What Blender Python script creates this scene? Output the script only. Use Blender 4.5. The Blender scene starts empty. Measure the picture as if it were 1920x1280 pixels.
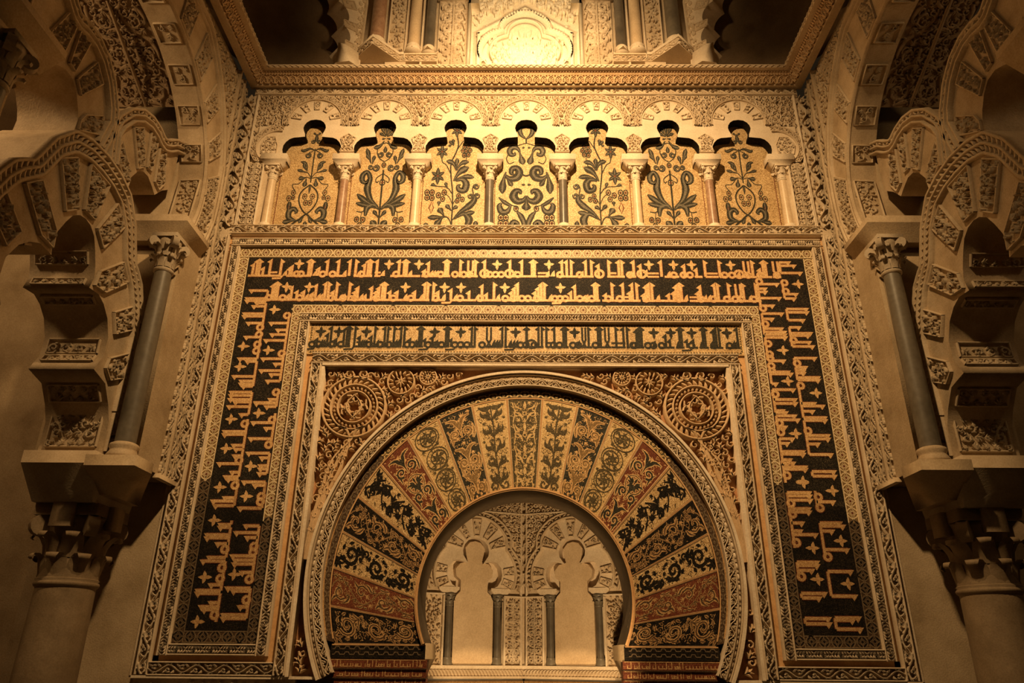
import bpy, math, random
import numpy as np
from mathutils import Matrix

# ------------------------------------------------------------------ camera, world, lights, exposure
C = bpy.context.scene.collection
SC = bpy.context.scene
cam = bpy.data.cameras.new('camera'); co = bpy.data.objects.new('camera', cam); C.objects.link(co)
cam.sensor_width = 36.0; cam.lens = 25.767; cam.clip_start = 0.05
R_ = np.array([[0.99993814, -0.0038644, 0.01042962], [0.00802866, -0.39816918, -0.91727686], [0.00769748, 0.91730386, -0.39811353]])
M_ = Matrix([list(R_[0]) + [-0.05464611], list(R_[1]) + [-7.0], list(R_[2]) + [1.6], [0, 0, 0, 1]])
co.matrix_world = M_
SC.camera = co
W = bpy.data.worlds.new('world'); SC.world = W; W.use_nodes = True
bg = W.node_tree.nodes['Background']; bg.inputs[0].default_value = (1.0, 0.62, 0.30, 1); bg.inputs[1].default_value = 0.012
SC.view_settings.view_transform = 'Standard'; SC.view_settings.look = 'None'
SC.view_settings.gamma = 1.0; SC.view_settings.use_curve_mapping = False
SC.view_settings.exposure = 0.0
LC = (1.0, 0.63, 0.285)

def lamp(name, kind, loc, target, power, size=0.3, color=LC, angle=None, blend=0.5):
    l = bpy.data.lights.new(name, kind); o = bpy.data.objects.new(name, l); C.objects.link(o)
    l.energy = power; l.color = color
    if kind == 'AREA': l.shape = 'DISK'; l.size = size
    else: l.shadow_soft_size = size
    if kind == 'SPOT': l.spot_size = angle; l.spot_blend = blend
    o.location = loc
    d = np.array(target, float) - np.array(loc, float)
    from mathutils import Vector
    o.rotation_euler = Vector(d).to_track_quat('-Z', 'Y').to_euler()
    return o

lamp('main_spotlight', 'SPOT', (0.0, -4.6, 8.6), (0, 0, 5.4), 2750, 0.14, angle=math.radians(98), blend=1.0)
lamp('panel_spotlight', 'SPOT', (0.0, -0.85, 8.19), (0, 0.15, 9.25), 75, 0.03, angle=math.radians(96), blend=0.3, color=(1, 0.68, 0.34))
lamp('niche_spotlight', 'SPOT', (0.5, -1.9, 0.7), (0.0, 1.1, 2.2), 300, 0.08, angle=math.radians(46), blend=0.35)
lamp('drum_fill_light', 'SPOT', (0.0, -2.6, 8.6), (0, 0.0, 9.55), 190, 0.2, angle=math.radians(100), blend=0.5)  # added fill light to brighten the drum, not a known fixture
lamp('left_bay_lamp', 'POINT', (-5.6, -3.2, 6.6), (0, 0, 4), 150, 0.25)
lamp('right_bay_lamp', 'POINT', (5.6, -3.2, 6.6), (0, 0, 4), 34, 0.25)

# ------------------------------------------------------------------ materials
def nodes(name):
    m = bpy.data.materials.new(name); m.use_nodes = True
    nt = m.node_tree; b = nt.nodes['Principled BSDF']
    return m, nt, b, nt.nodes.new, nt.links.new

def mix_stops(nt, fac, stops):
    r = nt.nodes.new('ShaderNodeValToRGB'); e = r.color_ramp.elements
    e[0].position, e[0].color = stops[0][0], (*stops[0][1], 1)
    e[1].position, e[1].color = stops[-1][0], (*stops[-1][1], 1)
    for p, c in stops[1:-1]:
        k = e.new(p); k.color = (*c, 1)
    nt.links.new(fac, r.inputs[0]); return r.outputs[0]

def stone(name, a, b_, scale=3.0, rough=0.75, bump=0.25, fine=70.0, stain=None):
    m, nt, b, N, Lk = nodes(name)
    tc = N('ShaderNodeTexCoord')
    n1 = N('ShaderNodeTexNoise'); n1.inputs['Scale'].default_value = scale; n1.inputs['Detail'].default_value = 7; n1.inputs['Roughness'].default_value = 0.62
    n2 = N('ShaderNodeTexNoise'); n2.inputs['Scale'].default_value = fine; n2.inputs['Detail'].default_value = 4
    Lk(tc.outputs['Object'], n1.inputs['Vector']); Lk(tc.outputs['Object'], n2.inputs['Vector'])
    col = mix_stops(nt, n1.outputs['Fac'], [(0.3, a), (0.7, b_)] if not stain else [(0.28, stain), (0.42, a), (0.7, b_)])
    mx = N('ShaderNodeMix'); mx.data_type = 'RGBA'; mx.blend_type = 'MULTIPLY'; mx.inputs['Factor'].default_value = 0.45
    Lk(col, mx.inputs['A'])
    g = mix_stops(nt, n2.outputs['Fac'], [(0.25, (0.55, 0.5, 0.45)), (0.65, (1, 1, 1))]); Lk(g, mx.inputs['B'])
    Lk(mx.outputs['Result'], b.inputs['Base Color']); b.inputs['Roughness'].default_value = rough
    bp = N('ShaderNodeBump'); bp.inputs['Strength'].default_value = bump; bp.inputs['Distance'].default_value = 0.01
    Lk(n2.outputs['Fac'], bp.inputs['Height']); Lk(bp.outputs['Normal'], b.inputs['Normal'])
    return m

def tess(name, stops, scale=110.0, metal=0.0, rough=0.4, bump=0.5, spec=0.3):
    """mosaic of small irregular tesserae: one colour and tilt per cell"""
    m, nt, b, N, Lk = nodes(name)
    tc = N('ShaderNodeTexCoord')
    v = N('ShaderNodeTexVoronoi'); v.inputs['Scale'].default_value = scale
    Lk(tc.outputs['Object'], v.inputs['Vector'])
    sp = N('ShaderNodeSeparateColor'); Lk(v.outputs['Color'], sp.inputs[0])
    n1 = N('ShaderNodeTexNoise'); n1.inputs['Scale'].default_value = 5; n1.inputs['Detail'].default_value = 5
    Lk(tc.outputs['Object'], n1.inputs['Vector'])
    ad = N('ShaderNodeMath'); ad.operation = 'MULTIPLY_ADD'; ad.inputs[1].default_value = 0.62
    sb = N('ShaderNodeMath'); sb.operation = 'MULTIPLY'; sb.inputs[1].default_value = 0.38
    Lk(n1.outputs['Fac'], sb.inputs[0]); Lk(sp.outputs[0], ad.inputs[0]); Lk(sb.outputs[0], ad.inputs[2])
    Lk(mix_stops(nt, ad.outputs[0], stops), b.inputs['Base Color'])
    b.inputs['Metallic'].default_value = metal; b.inputs['Roughness'].default_value = rough; b.inputs['Specular IOR Level'].default_value = spec
    bp = N('ShaderNodeBump'); bp.inputs['Strength'].default_value = bump; bp.inputs['Distance'].default_value = 0.004
    Lk(sp.outputs[1], bp.inputs['Height']); Lk(bp.outputs['Normal'], b.inputs['Normal'])
    return m

MAT = {}
MAT['stone'] = stone('carved_stucco', (0.52, 0.40, 0.26), (0.72, 0.60, 0.44))
MAT['pale'] = stone('pale_plaster', (0.64, 0.52, 0.37), (0.82, 0.71, 0.55), scale=5, bump=0.12)
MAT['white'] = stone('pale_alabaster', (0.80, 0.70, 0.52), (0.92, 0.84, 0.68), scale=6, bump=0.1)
MAT['soffit'] = stone('shade_dark_soffit_stone', (0.07, 0.05, 0.03), (0.12, 0.09, 0.055), scale=5, rough=0.8)  # shade under the niche arch put into the stone colour
MAT['plaster'] = stone('wall_plaster', (0.40, 0.30, 0.18), (0.55, 0.43, 0.28), scale=2.2, bump=0.3, stain=(0.28, 0.20, 0.11))
MAT['redwood'] = stone('ochre_fillet', (0.50, 0.27, 0.11), (0.66, 0.42, 0.20), scale=8, bump=0.15)
MAT['redground'] = stone('red_ochre_stucco', (0.34, 0.16, 0.07), (0.48, 0.26, 0.12), scale=9)
MAT['terra'] = stone('terracotta_stucco', (0.50, 0.34, 0.18), (0.66, 0.47, 0.28), scale=6)
MAT['darkmarble'] = stone('dark_marble', (0.085, 0.075, 0.06), (0.17, 0.145, 0.11), scale=4, rough=0.35, bump=0.08, fine=30)
MAT['redmarble'] = stone('red_marble', (0.24, 0.13, 0.08), (0.46, 0.30, 0.20), scale=14, rough=0.35, bump=0.05)
MAT['palemarble'] = stone('pale_marble', (0.62, 0.47, 0.30), (0.78, 0.62, 0.42), scale=5, rough=0.35, bump=0.05)
MAT['greymarble'] = stone('grey_marble', (0.11, 0.095, 0.07), (0.19, 0.165, 0.125), scale=3, rough=0.45, bump=0.1, fine=25)
MAT['pale2'] = stone('side_plain_stone', (0.46, 0.35, 0.22), (0.62, 0.49, 0.33), scale=4, bump=0.2, stain=(0.34, 0.25, 0.15))
MAT['stone2'] = stone('side_carved_stucco', (0.46, 0.35, 0.22), (0.64, 0.52, 0.36), scale=4)
MAT['brownstone'] = stone('shaded_carved_stucco', (0.24, 0.16, 0.09), (0.38, 0.27, 0.16), scale=4)  # darker copy of the stucco: vault shade put into its colour
MAT['greystone'] = stone('grey_capital_stone', (0.36, 0.29, 0.20), (0.52, 0.43, 0.31), scale=5)
MAT['browncol'] = stone('dimmed_brown_column_stone', (0.22, 0.155, 0.085), (0.34, 0.25, 0.15), scale=3, bump=0.15, stain=(0.2, 0.14, 0.08))  # base colour darkened to stand in for light falling off low at the sides
MAT['brownwall'] = stone('brown_plaster', (0.13, 0.085, 0.045), (0.24, 0.165, 0.09), scale=1.6, rough=0.9)  # dark brown plaster for the corner niches and ceilings
MAT['gold'] = tess('gold_mosaic', [(0.15, (0.22, 0.13, 0.05)), (0.5, (0.50, 0.335, 0.155)), (0.85, (0.84, 0.64, 0.36))], 170, 0.08, 0.5)
MAT['goldlight'] = tess('pale_gold_mosaic', [(0.15, (0.34, 0.21, 0.08)), (0.5, (0.58, 0.40, 0.18)), (0.85, (0.80, 0.62, 0.34))], 170, 0.08, 0.5)
MAT['goldline'] = tess('gold_lettering', [(0.15, (0.42, 0.22, 0.08)), (0.5, (0.66, 0.41, 0.18)), (0.85, (0.86, 0.62, 0.33))], 170, 0.1, 0.5)
MAT['dark'] = tess('black_mosaic', [(0.3, (0.006, 0.005, 0.005)), (0.65, (0.024, 0.02, 0.015)), (0.95, (0.13, 0.10, 0.06))], 170, 0.0, 0.6, spec=0.15)
MAT['green'] = tess('dark_green_mosaic', [(0.2, (0.012, 0.012, 0.010)), (0.6, (0.036, 0.034, 0.025)), (0.9, (0.10, 0.085, 0.05))], 170, 0.0, 0.6, spec=0.15)
MAT['olive'] = tess('olive_mosaic', [(0.2, (0.04, 0.03, 0.015)), (0.6, (0.085, 0.065, 0.03)), (0.9, (0.20, 0.15, 0.07))], 170, 0.0, 0.55, spec=0.2)
MAT['leafgrey'] = tess('grey_leaf_mosaic', [(0.2, (0.08, 0.075, 0.06)), (0.6, (0.15, 0.135, 0.10)), (0.9, (0.28, 0.23, 0.15))], 180, 0.0, 0.55, spec=0.15)
MAT['red'] = tess('red_mosaic', [(0.2, (0.09, 0.022, 0.012)), (0.6, (0.16, 0.045, 0.022)), (0.9, (0.28, 0.11, 0.05))], 170, 0.0, 0.6, spec=0.15)
MAT['border'] = tess('brown_border_mosaic', [(0.2, (0.13, 0.075, 0.03)), (0.6, (0.27, 0.17, 0.07)), (0.9, (0.46, 0.31, 0.14))], 180, 0.1, 0.4)
MAT['whiteline'] = tess('cream_mosaic_line', [(0.2, (0.62, 0.48, 0.28)), (0.6, (0.80, 0.66, 0.42)), (0.9, (0.9, 0.8, 0.6))], 180, 0.0, 0.5)
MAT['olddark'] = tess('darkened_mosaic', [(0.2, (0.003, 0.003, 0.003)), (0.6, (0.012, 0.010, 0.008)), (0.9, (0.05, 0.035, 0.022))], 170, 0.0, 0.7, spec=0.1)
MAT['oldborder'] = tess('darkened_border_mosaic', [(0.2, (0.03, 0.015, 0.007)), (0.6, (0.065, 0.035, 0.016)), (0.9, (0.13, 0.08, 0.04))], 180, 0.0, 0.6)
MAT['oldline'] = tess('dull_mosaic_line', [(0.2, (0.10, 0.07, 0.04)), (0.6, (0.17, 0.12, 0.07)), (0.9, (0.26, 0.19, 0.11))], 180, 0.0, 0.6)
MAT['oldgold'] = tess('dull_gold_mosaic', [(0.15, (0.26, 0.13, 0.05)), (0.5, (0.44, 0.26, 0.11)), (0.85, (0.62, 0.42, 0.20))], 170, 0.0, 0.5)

# ------------------------------------------------------------------ mesh builder
class MB:
    def __init__(s): s.v = []; s.n = 0; s.f = {}; s.ng = []; s.mats = []
    def mi(s, mat):
        if mat not in s.mats: s.mats.append(mat)
        return s.mats.index(mat)
    def add(s, V, F, mat):
        V = np.asarray(V, float).reshape(-1, 3); F = np.asarray(F, int)
        s.v.append(V); s.f.setdefault(F.shape[1], []).append((F + s.n, s.mi(mat))); s.n += len(V)
    def ngon(s, V, mat):
        V = np.asarray(V, float); s.v.append(V); s.ng.append((np.arange(len(V)) + s.n, s.mi(mat))); s.n += len(V)
    def build(s, name, parent=None, smooth=False):
        me = bpy.data.meshes.new(name); V = np.concatenate(s.v)
        starts, totals, loops, mi = [], [], [], []; pos = 0
        for k, L in s.f.items():
            for F, m in L:
                c = len(F); starts.append(pos + np.arange(c) * k); totals.append(np.full(c, k)); loops.append(F.ravel()); mi.append(np.full(c, m)); pos += c * k
        for idx, m in s.ng:
            starts.append(np.array([pos])); totals.append(np.array([len(idx)])); loops.append(idx); mi.append(np.array([m])); pos += len(idx)
        starts = np.concatenate(starts); totals = np.concatenate(totals); loops = np.concatenate(loops); mi = np.concatenate(mi)
        me.vertices.add(len(V)); me.vertices.foreach_set('co', V.astype(np.float32).ravel())
        me.loops.add(len(loops)); me.loops.foreach_set('vertex_index', loops.astype(np.int32))
        me.polygons.add(len(starts)); me.polygons.foreach_set('loop_start', starts.astype(np.int32)); me.polygons.foreach_set('loop_total', totals.astype(np.int32))
        me.polygons.foreach_set('material_index', mi.astype(np.int32))
        if smooth: me.polygons.foreach_set('use_smooth', np.ones(len(starts), bool))
        me.update(calc_edges=True)
        for m in s.mats: me.materials.append(MAT[m])
        o = bpy.data.objects.new(name, me); C.objects.link(o)
        if parent is not None:
            o.parent = parent
            loc = parent.location
            if loc.length > 0: me.transform(Matrix.Translation(-loc))
        return o

def thing(name, label, cat, loc=(0, 0, 0), group=None):
    o = bpy.data.objects.new(name, None); C.objects.link(o); o.location = loc; o.empty_display_size = 0.1
    o['label'] = label; o['category'] = cat
    if group: o['group'] = group
    return o
def tag(o, label, cat, group=None):
    o['label'] = label; o['category'] = cat
    if group: o['group'] = group
    return o
def struct(o, label=None):
    o['kind'] = 'structure'
    if label: o['label'] = label
    return o

# maps: local (u, v, h) -> xyz ; h = height towards the room
def FAC(u, v, h): return np.stack([u, -h, v], -1)
def plane_map(o, du, dv, dn):
    o, du, dv, dn = (np.array(a, float) for a in (o, du, dv, dn))
    def f(u, v, h): return o + u[..., None] * du + v[..., None] * dv + h[..., None] * dn
    return f
def polar(cx, cz, r0, base=FAC):
    """u = angle (rad, 0 = up, clockwise), v = radial offset"""
    def f(u, v, h): return base(cx + (r0 + v) * np.sin(u), cz + (r0 + v) * np.cos(u), h)
    return f

def subdiv(P, n):
    P = np.asarray(P, float); d = np.r_[0, np.cumsum(np.hypot(*np.diff(P, axis=0).T))]
    t = np.linspace(0, d[-1], n); return np.stack([np.interp(t, d, P[:, 0]), np.interp(t, d, P[:, 1])], -1)
def smoothline(P, n):
    """Catmull-Rom through P"""
    P = np.asarray(P, float)
    if len(P) < 3: return subdiv(P, n)
    Q = np.vstack([2 * P[0] - P[1], P, 2 * P[-1] - P[-2]]); k = len(P) - 1
    t = np.linspace(0, k - 1e-9, n); i = t.astype(int); f = (t - i)[:, None]
    a, b, c, d = Q[i], Q[i + 1], Q[i + 2], Q[i + 3]
    return 0.5 * (2 * b + (c - a) * f + (2 * a - 5 * b + 4 * c - d) * f ** 2 + (3 * b - a - 3 * c + d) * f ** 3)

LIFT = [0]
def ribbon(mb, F, P, w, h0, h1, mat, top=0.55, groove=0.0, closed=False):
    P = np.asarray(P, float); n = len(P); w = np.broadcast_to(np.asarray(w, float), (n,))
    if 0 <= h1 - h0 < 0.006: LIFT[0] = (LIFT[0] + 1) % 60; h1 = h1 + LIFT[0] * 1.5e-5      # overlapping flat strokes never coincide
    if closed: T = np.roll(P, -1, 0) - np.roll(P, 1, 0)
    else: T = np.gradient(P, axis=0)
    L = np.hypot(T[:, 0], T[:, 1]); L[L == 0] = 1; N = np.stack([-T[:, 1], T[:, 0]], -1) / L[:, None]
    if groove > 0: off = [(-1, h0), (-top, h1), (0, h1 - groove * (h1 - h0)), (top, h1), (1, h0)]
    elif h1 - h0 < 0.004: off = [(-1, h1), (1, h1)]
    else: off = [(-1, h0), (-top, h1), (top, h1), (1, h0)]
    k = len(off); V = np.empty((n, k, 3))
    for j, (a, h) in enumerate(off):
        q = P + N * (w * a * 0.5)[:, None]; V[:, j] = F(q[:, 0], q[:, 1], np.full(n, h))
    i = np.arange(n if closed else n - 1)[:, None] * k; j = np.arange(k - 1)[None]
    nx = ((np.arange(n if closed else n - 1) + 1) % n)[:, None] * k
    Fq = np.stack([(i + j), (i + j + 1), (nx + j + 1), (nx + j)], -1).reshape(-1, 4)
    mb.add(V, Fq, mat)

def quadstrip(mb, F, A, B, hA, hB, mat):
    A = np.asarray(A, float); B = np.asarray(B, float); n = len(A)
    V = np.concatenate([F(A[:, 0], A[:, 1], np.full(n, hA)), F(B[:, 0], B[:, 1], np.full(n, hB))])
    i = np.arange(n - 1); mb.add(V, np.stack([i, i + 1, n + i + 1, n + i], -1), mat)
def prism(mb, F, P, h0, h1, mat, bevel=0.0, side=None, back=False):
    """filled outline P raised from h0 to h1"""
    P = np.asarray(P, float); n = len(P)
    if h0 == h1: LIFT[0] = (LIFT[0] + 1) % 60; h0 = h1 = h1 + LIFT[0] * 1.5e-5
    mb.ngon(F(P[:, 0], P[:, 1], np.full(n, h1)), mat)
    if back: mb.ngon(F(P[:, 0], P[:, 1], np.full(n, h0))[::-1], mat)
    if abs(h1 - h0) > 1e-6: quadstrip(mb, F, np.vstack([P, P[:1]]), np.vstack([P, P[:1]]), h0, h1, side or mat)
def rect(x0, z0, x1, z1): return [(x0, z0), (x1, z0), (x1, z1), (x0, z1)]
def grid(mb, F, u0, u1, v0, v1, h, mat, nu=1, nv=1):
    U, V = np.meshgrid(np.linspace(u0, u1, nu + 1), np.linspace(v0, v1, nv + 1)); 
    P = F(U.ravel(), V.ravel(), np.full(U.size, h)); i = np.arange(nv)[:, None] * (nu + 1) + np.arange(nu)[None]
    mb.add(P, np.stack([i, i + 1, i + nu + 2, i + nu + 1], -1).reshape(-1, 4), mat)
def box(mb, a, b, mat):
    a = np.minimum(a, b); b = np.maximum(a, b) if False else np.maximum(np.array(b, float), a)
    x0, y0, z0 = a; x1, y1, z1 = b
    V = [(x0, y0, z0), (x1, y0, z0), (x1, y1, z0), (x0, y1, z0), (x0, y0, z1), (x1, y0, z1), (x1, y1, z1), (x0, y1, z1)]
    mb.add(V, [(0, 1, 2, 3), (4, 5, 6, 7), (0, 1, 5, 4), (1, 2, 6, 5), (2, 3, 7, 6), (3, 0, 4, 7)], mat)
def hull(mb, low, high, mat):
    """frustum between two polygons of the same count (xyz)"""
    low = np.asarray(low, float); high = np.asarray(high, float); n = len(low)
    i = np.arange(n); j = (i + 1) % n
    mb.add(np.vstack([low, high]), np.stack([i, j, n + j, n + i], -1), mat); mb.ngon(low, mat); mb.ngon(high, mat)
def lathe(mb, prof, c, mat, n=24, a0=0, a1=2 * math.pi):
    prof = np.asarray(prof, float); k = len(prof); a = np.linspace(a0, a1, n + 1)
    V = np.stack([c[0] + prof[None, :, 0] * np.cos(a)[:, None], c[1] + prof[None, :, 0] * np.sin(a)[:, None], c[2] + np.broadcast_to(prof[None, :, 1], (n + 1, k))], -1)
    i = np.arange(n)[:, None] * k + np.arange(k - 1)[None]
    mb.add(V, np.stack([i, i + 1, i + k + 1, i + k], -1).reshape(-1, 4), mat)

# ------------------------------------------------------------------ ornament (strokes in a local plane: list of (points, widths))
def leaf(x0, y0, x1, y1, w, bend=0.0, n=6):
    d = np.array([x1 - x0, y1 - y0]); nrm = np.array([-d[1], d[0]]); t = np.linspace(0, 1, n)
    P = np.array([x0, y0]) + t[:, None] * d + (np.sin(t * math.pi) * bend)[:, None] * nrm
    return P, w * (np.sin(math.pi * np.clip(t, 0.04, 0.97) ** 0.75) * 0.92 + 0.08)
def drop(x0, y0, x1, y1, w, bend=0.0, n=7):
    """thin at the start, fat and round at the end"""
    d = np.array([x1 - x0, y1 - y0]); nrm = np.array([-d[1], d[0]]); t = np.linspace(0, 1, n)
    P = np.array([x0, y0]) + t[:, None] * d + (np.sin(t * math.pi) * bend)[:, None] * nrm
    return P, w * np.interp(t, [0, 0.35, 0.7, 0.9, 1], [0.15, 0.4, 1, 0.75, 0.15])
def spiral(cx, cy, r, a0, turns, w, sgn=1, n=12, r1=0.18, fat=False):
    t = np.linspace(0, 1, n); a = a0 + sgn * t * turns * 2 * math.pi; rr = r * (1 - (1 - r1) * t)
    ww = w * (1 - 0.35 * t) if not fat else w * np.interp(t, [0, 0.4, 0.8, 1], [0.25, 1, 1, 0.5])
    return np.stack([cx + rr * np.cos(a), cy + rr * np.sin(a)], -1), ww
def ring(cx, cy, r, w, n=14):
    a = np.linspace(0, 2 * math.pi, n); return np.stack([cx + r * np.cos(a), cy + r * np.sin(a)], -1), np.full(n, w)
def fan(x, y, ang, size, w, k=5, spread=1.9):
    out = []
    for i in range(k):
        a = ang + spread * (i / (k - 1) - 0.5); s = size * (1 - 0.18 * abs(i - (k - 1) / 2))
        out.append(leaf(x, y, x + s * math.cos(a), y + s * math.sin(a), w, 0.12 * (1 if i < k / 2 else -1), 5))
    return out

def pat_chevron(L, Wd, rng):
    """paired leaves pointing along the band with a lozenge between, W wide, centred on v = 0"""
    out = []; p = Wd * 1.25; n = max(1, round(L / p)); p = L / n; w = Wd * 0.20
    for i in range(n):
        s = i * p; sg = 1 if i % 2 == 0 else -1; a = s if sg > 0 else s + p
        for q, ln in ((0.02, 0.40), (0.34, 0.40), (0.66, 0.34)):
            for e in (1, -1):
                out.append(leaf(a + sg * q * p, e * 0.03 * Wd, a + sg * (q + ln) * p, e * 0.47 * Wd, w, 0.10 * e * sg, 5))
        if i % 2 == 1:
            for e in (1, -1):
                out.append(leaf(s - 0.30 * p, 0, s, e * 0.30 * Wd, w * 0.6, 0, 4)); out.append(leaf(s + 0.30 * p, 0, s, e * 0.30 * Wd, w * 0.6, 0, 4))
            out.append(leaf(s - 0.10 * p, 0, s + 0.12 * p, 0, w * 0.9, 0, 4))
    return out
def pat_vine(L, Wd, rng, period=1.5, lw=0.11):
    """a wavy stem with a curled leaf in each bay"""
    out = []; p = Wd * period; n = max(2, round(L / p)); p = L / n
    t = np.linspace(0, L, n * 8 + 1); out.append((np.stack([t, 0.34 * Wd * np.sin(t / p * math.pi)], -1), np.full(len(t), lw * Wd)))
    for i in range(n):
        s = (i + 0.5) * p; e = -1 if i % 2 == 0 else 1
        e2 = -e
        out.append(spiral(s + 0.05 * p, e * -0.02 * Wd + e * 0.12 * Wd, 0.27 * Wd, math.pi * 0.8 * e, 0.95, Wd * 0.20, -e, 9))
        out.append(leaf(s - 0.40 * p, e * 0.15 * Wd, s - 0.08 * p, e * 0.44 * Wd, Wd * 0.23, 0.15 * e, 5))
        out.append(leaf(s + 0.12 * p, e * 0.22 * Wd, s + 0.42 * p, e * 0.44 * Wd, Wd * 0.23, -0.15 * e, 5))
        out.append(leaf(s - 0.02 * p, e2 * 0.40 * Wd, s + 0.26 * p, e2 * 0.46 * Wd, Wd * 0.15, 0.1, 4))
        out.append(leaf(s - 0.2 * p, e2 * 0.44 * Wd, s - 0.03 * p, e2 * 0.44 * Wd, Wd * 0.15, 0.1, 4))
    return out
def pat_fill(poly, r, rng, sym=None, lw=0.27, jitter=0.3):
    """close-packed curls and leaves over any outline (list of uv points)"""
    P = np.asarray(poly, float); x0, y0 = P.min(0); x1, y1 = P.max(0)
    def inside(x, y):
        c = False; n = len(P); j = n - 1
        for i in range(n):
            if (P[i, 1] > y) != (P[j, 1] > y) and x < (P[j, 0] - P[i, 0]) * (y - P[i, 1]) / (P[j, 1] - P[i, 1]) + P[i, 0]: c = not c
            j = i
        return c
    A, B = P, np.roll(P, -1, 0); AB = B - A; LL = np.maximum((AB ** 2).sum(1), 1e-12)
    def dist(x, y):
        q = np.array([x, y]) - A; t = np.clip((q * AB).sum(1) / LL, 0, 1); d = q - t[:, None] * AB
        return math.sqrt((d ** 2).sum(1).min())
    out = []; dy = r * 1.62; dx = r * 1.86; row = 0; y = y0 + r * 0.7
    while y < y1:
        x = x0 + r * 0.7 + (dx / 2 if row % 2 else 0)
        while x < x1:
            px, py = x + rng.uniform(-jitter, jitter) * r * 0.5, y + rng.uniform(-jitter, jitter) * r * 0.5
            if inside(px, py):
                d = dist(px, py); rr = min(r * 0.86, d * 0.95)
                if rr > 0.42 * r:
                    a = rng.uniform(0, 6.28); sg = rng.choice((-1, 1)); typ = rng.random()
                    if typ < 0.62:
                        out.append(spiral(px, py, rr * 0.92, a, 1.15, r * lw, sg, 10, 0.2))
                        for q in range(3):
                            b = a + sg * (q * 2.1 + 0.5)
                            out.append(leaf(px + rr * 0.80 * math.cos(b), py + rr * 0.80 * math.sin(b), px + rr * 1.18 * math.cos(b + sg * 0.55), py + rr * 1.18 * math.sin(b + sg * 0.55), r * 0.34, 0, 4))
                        out.append(leaf(px - rr * 0.1, py, px + rr * 0.25 * math.cos(a), py + rr * 0.25 * math.sin(a), r * 0.2, 0, 4))
                    else:
                        out += fan(px - rr * 0.8 * math.cos(a), py - rr * 0.8 * math.sin(a), a, rr * 1.75, r * 0.36, 5, 1.8)
                elif d > 0.2 * r:
                    a = rng.uniform(0, 6.28); out.append(leaf(px - d * math.cos(a), py - d * math.sin(a), px + d * math.cos(a), py + d * math.sin(a), r * 0.3, 0.15, 5))
            x += dx
        y += dy; row += 1
    return out
def pat_tree(Wd, L, rng, lw=0.07):
    """symmetric stem with paired curls, on 0..L high, centred on u = 0"""
    out = [(np.array([(0, 0), (0, L)]), np.full(2, lw * Wd))]; p = Wd * 0.52; n = max(1, round(L / p)); p = L / n
    for i in range(n):
        y = (i + 0.45) * p
        for e in (1, -1):
            out.append(spiral(e * 0.27 * Wd, y, 0.19 * Wd, (math.pi if e > 0 else 0) - e * 0.6, 1.1, lw * 1.3 * Wd, e, 10))
            out.append(leaf(e * 0.05 * Wd, y - 0.3 * p, e * 0.30 * Wd, y - 0.42 * p, 0.10 * Wd, 0.12 * e, 5))
            out.append(leaf(e * 0.40 * Wd, y + 0.42 * p, e * 0.47 * Wd, y - 0.1 * p, 0.08 * Wd, 0.1 * e, 4))
            out.append(leaf(e * 0.04 * Wd, y + 0.28 * p, e * 0.2 * Wd, y + 0.5 * p, 0.09 * Wd, -0.1 * e, 4))
    return out
def stamp(mb, F, strokes, h0, h1, mat, dx=0, dy=0, groove=0.25, top=0.62):
    for P, w in strokes: ribbon(mb, F, P + np.array([dx, dy]), w, h0, h1, mat, top, groove)
def band(mb, p0, p1, Wd, kind, h0, h1, mat, rng, ground=None, base=FAC, rim=0.0):
    """ornament band between two points in the (u, v) plane of `base`"""
    p0 = np.array(p0, float); p1 = np.array(p1, float); L = np.hypot(*(p1 - p0)); d = (p1 - p0) / L; nn = np.array([-d[1], d[0]])
    def F(u, v, h): return base(p0[0] + u * d[0] + v * nn[0], p0[1] + u * d[1] + v * nn[1], h)
    if ground: grid(mb, F, 0, L, -Wd / 2, Wd / 2, h0, ground)
    iw = Wd - 2 * rim
    if rim:
        for e in (1, -1):
            c = e * (Wd / 2 - rim / 2); ribbon(mb, F, [(0, c), (L, c)], rim, h0, h1, mat, 0.8)
    S = {'chevron': pat_chevron, 'vine': pat_vine}[kind](L, iw * 0.98, rng)
    stamp(mb, F, S, h0, h1, mat)

# ================================================================== THE QIBLA WALL
rng = random.Random(7)
HC, HR = 2.121, 0.969          # horseshoe opening: centre height, radius
EC = 2.292                     # centre of the archivolt circles
A_HS = math.radians(114)
def arc(cz, r, a0, a1, n=48, cx=0.0):
    a = np.linspace(a0, a1, n); return np.stack([cx + r * np.sin(a), cz + r * np.cos(a)], -1)

def build_wall():
    mb = MB(); ins = np.vstack([[(-0.885, 0.0)], arc(HC, HR, -A_HS, A_HS, 60), [(0.885, 0.0)]])
    X0, ZT = 4.6, 7.99
    out = []
    for x, z in ins:
        if z <= HC: out.append((math.copysign(X0, x), z)); continue
        dx, dz = x, z - HC; t = min(X0 / max(abs(dx), 1e-6), (ZT - HC) / dz)
        out.append((dx * t, HC + dz * t))
    out = np.array(out)
    # corners of the outer rectangle
    quadstrip(mb, FAC, ins, out, -0.16, -0.16, 'plaster')
    for s in (-1, 1):
        pts = [p for p in out if p[0] * s > 0]
        top = [p for p in pts if abs(p[1] - ZT) < 1e-6]; side = [p for p in pts if abs(abs(p[0]) - X0) < 1e-6 and p[1] > HC]
        a = max(side, key=lambda p: p[1]); b = max(top, key=lambda p: abs(p[0]))
        mb.ngon(FAC(np.array([a[0], s * X0, b[0]]), np.array([a[1], ZT, b[1]]), np.full(3, -0.16)), 'plaster')
    return struct(mb.build('wall_south'))
build_wall()
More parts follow.
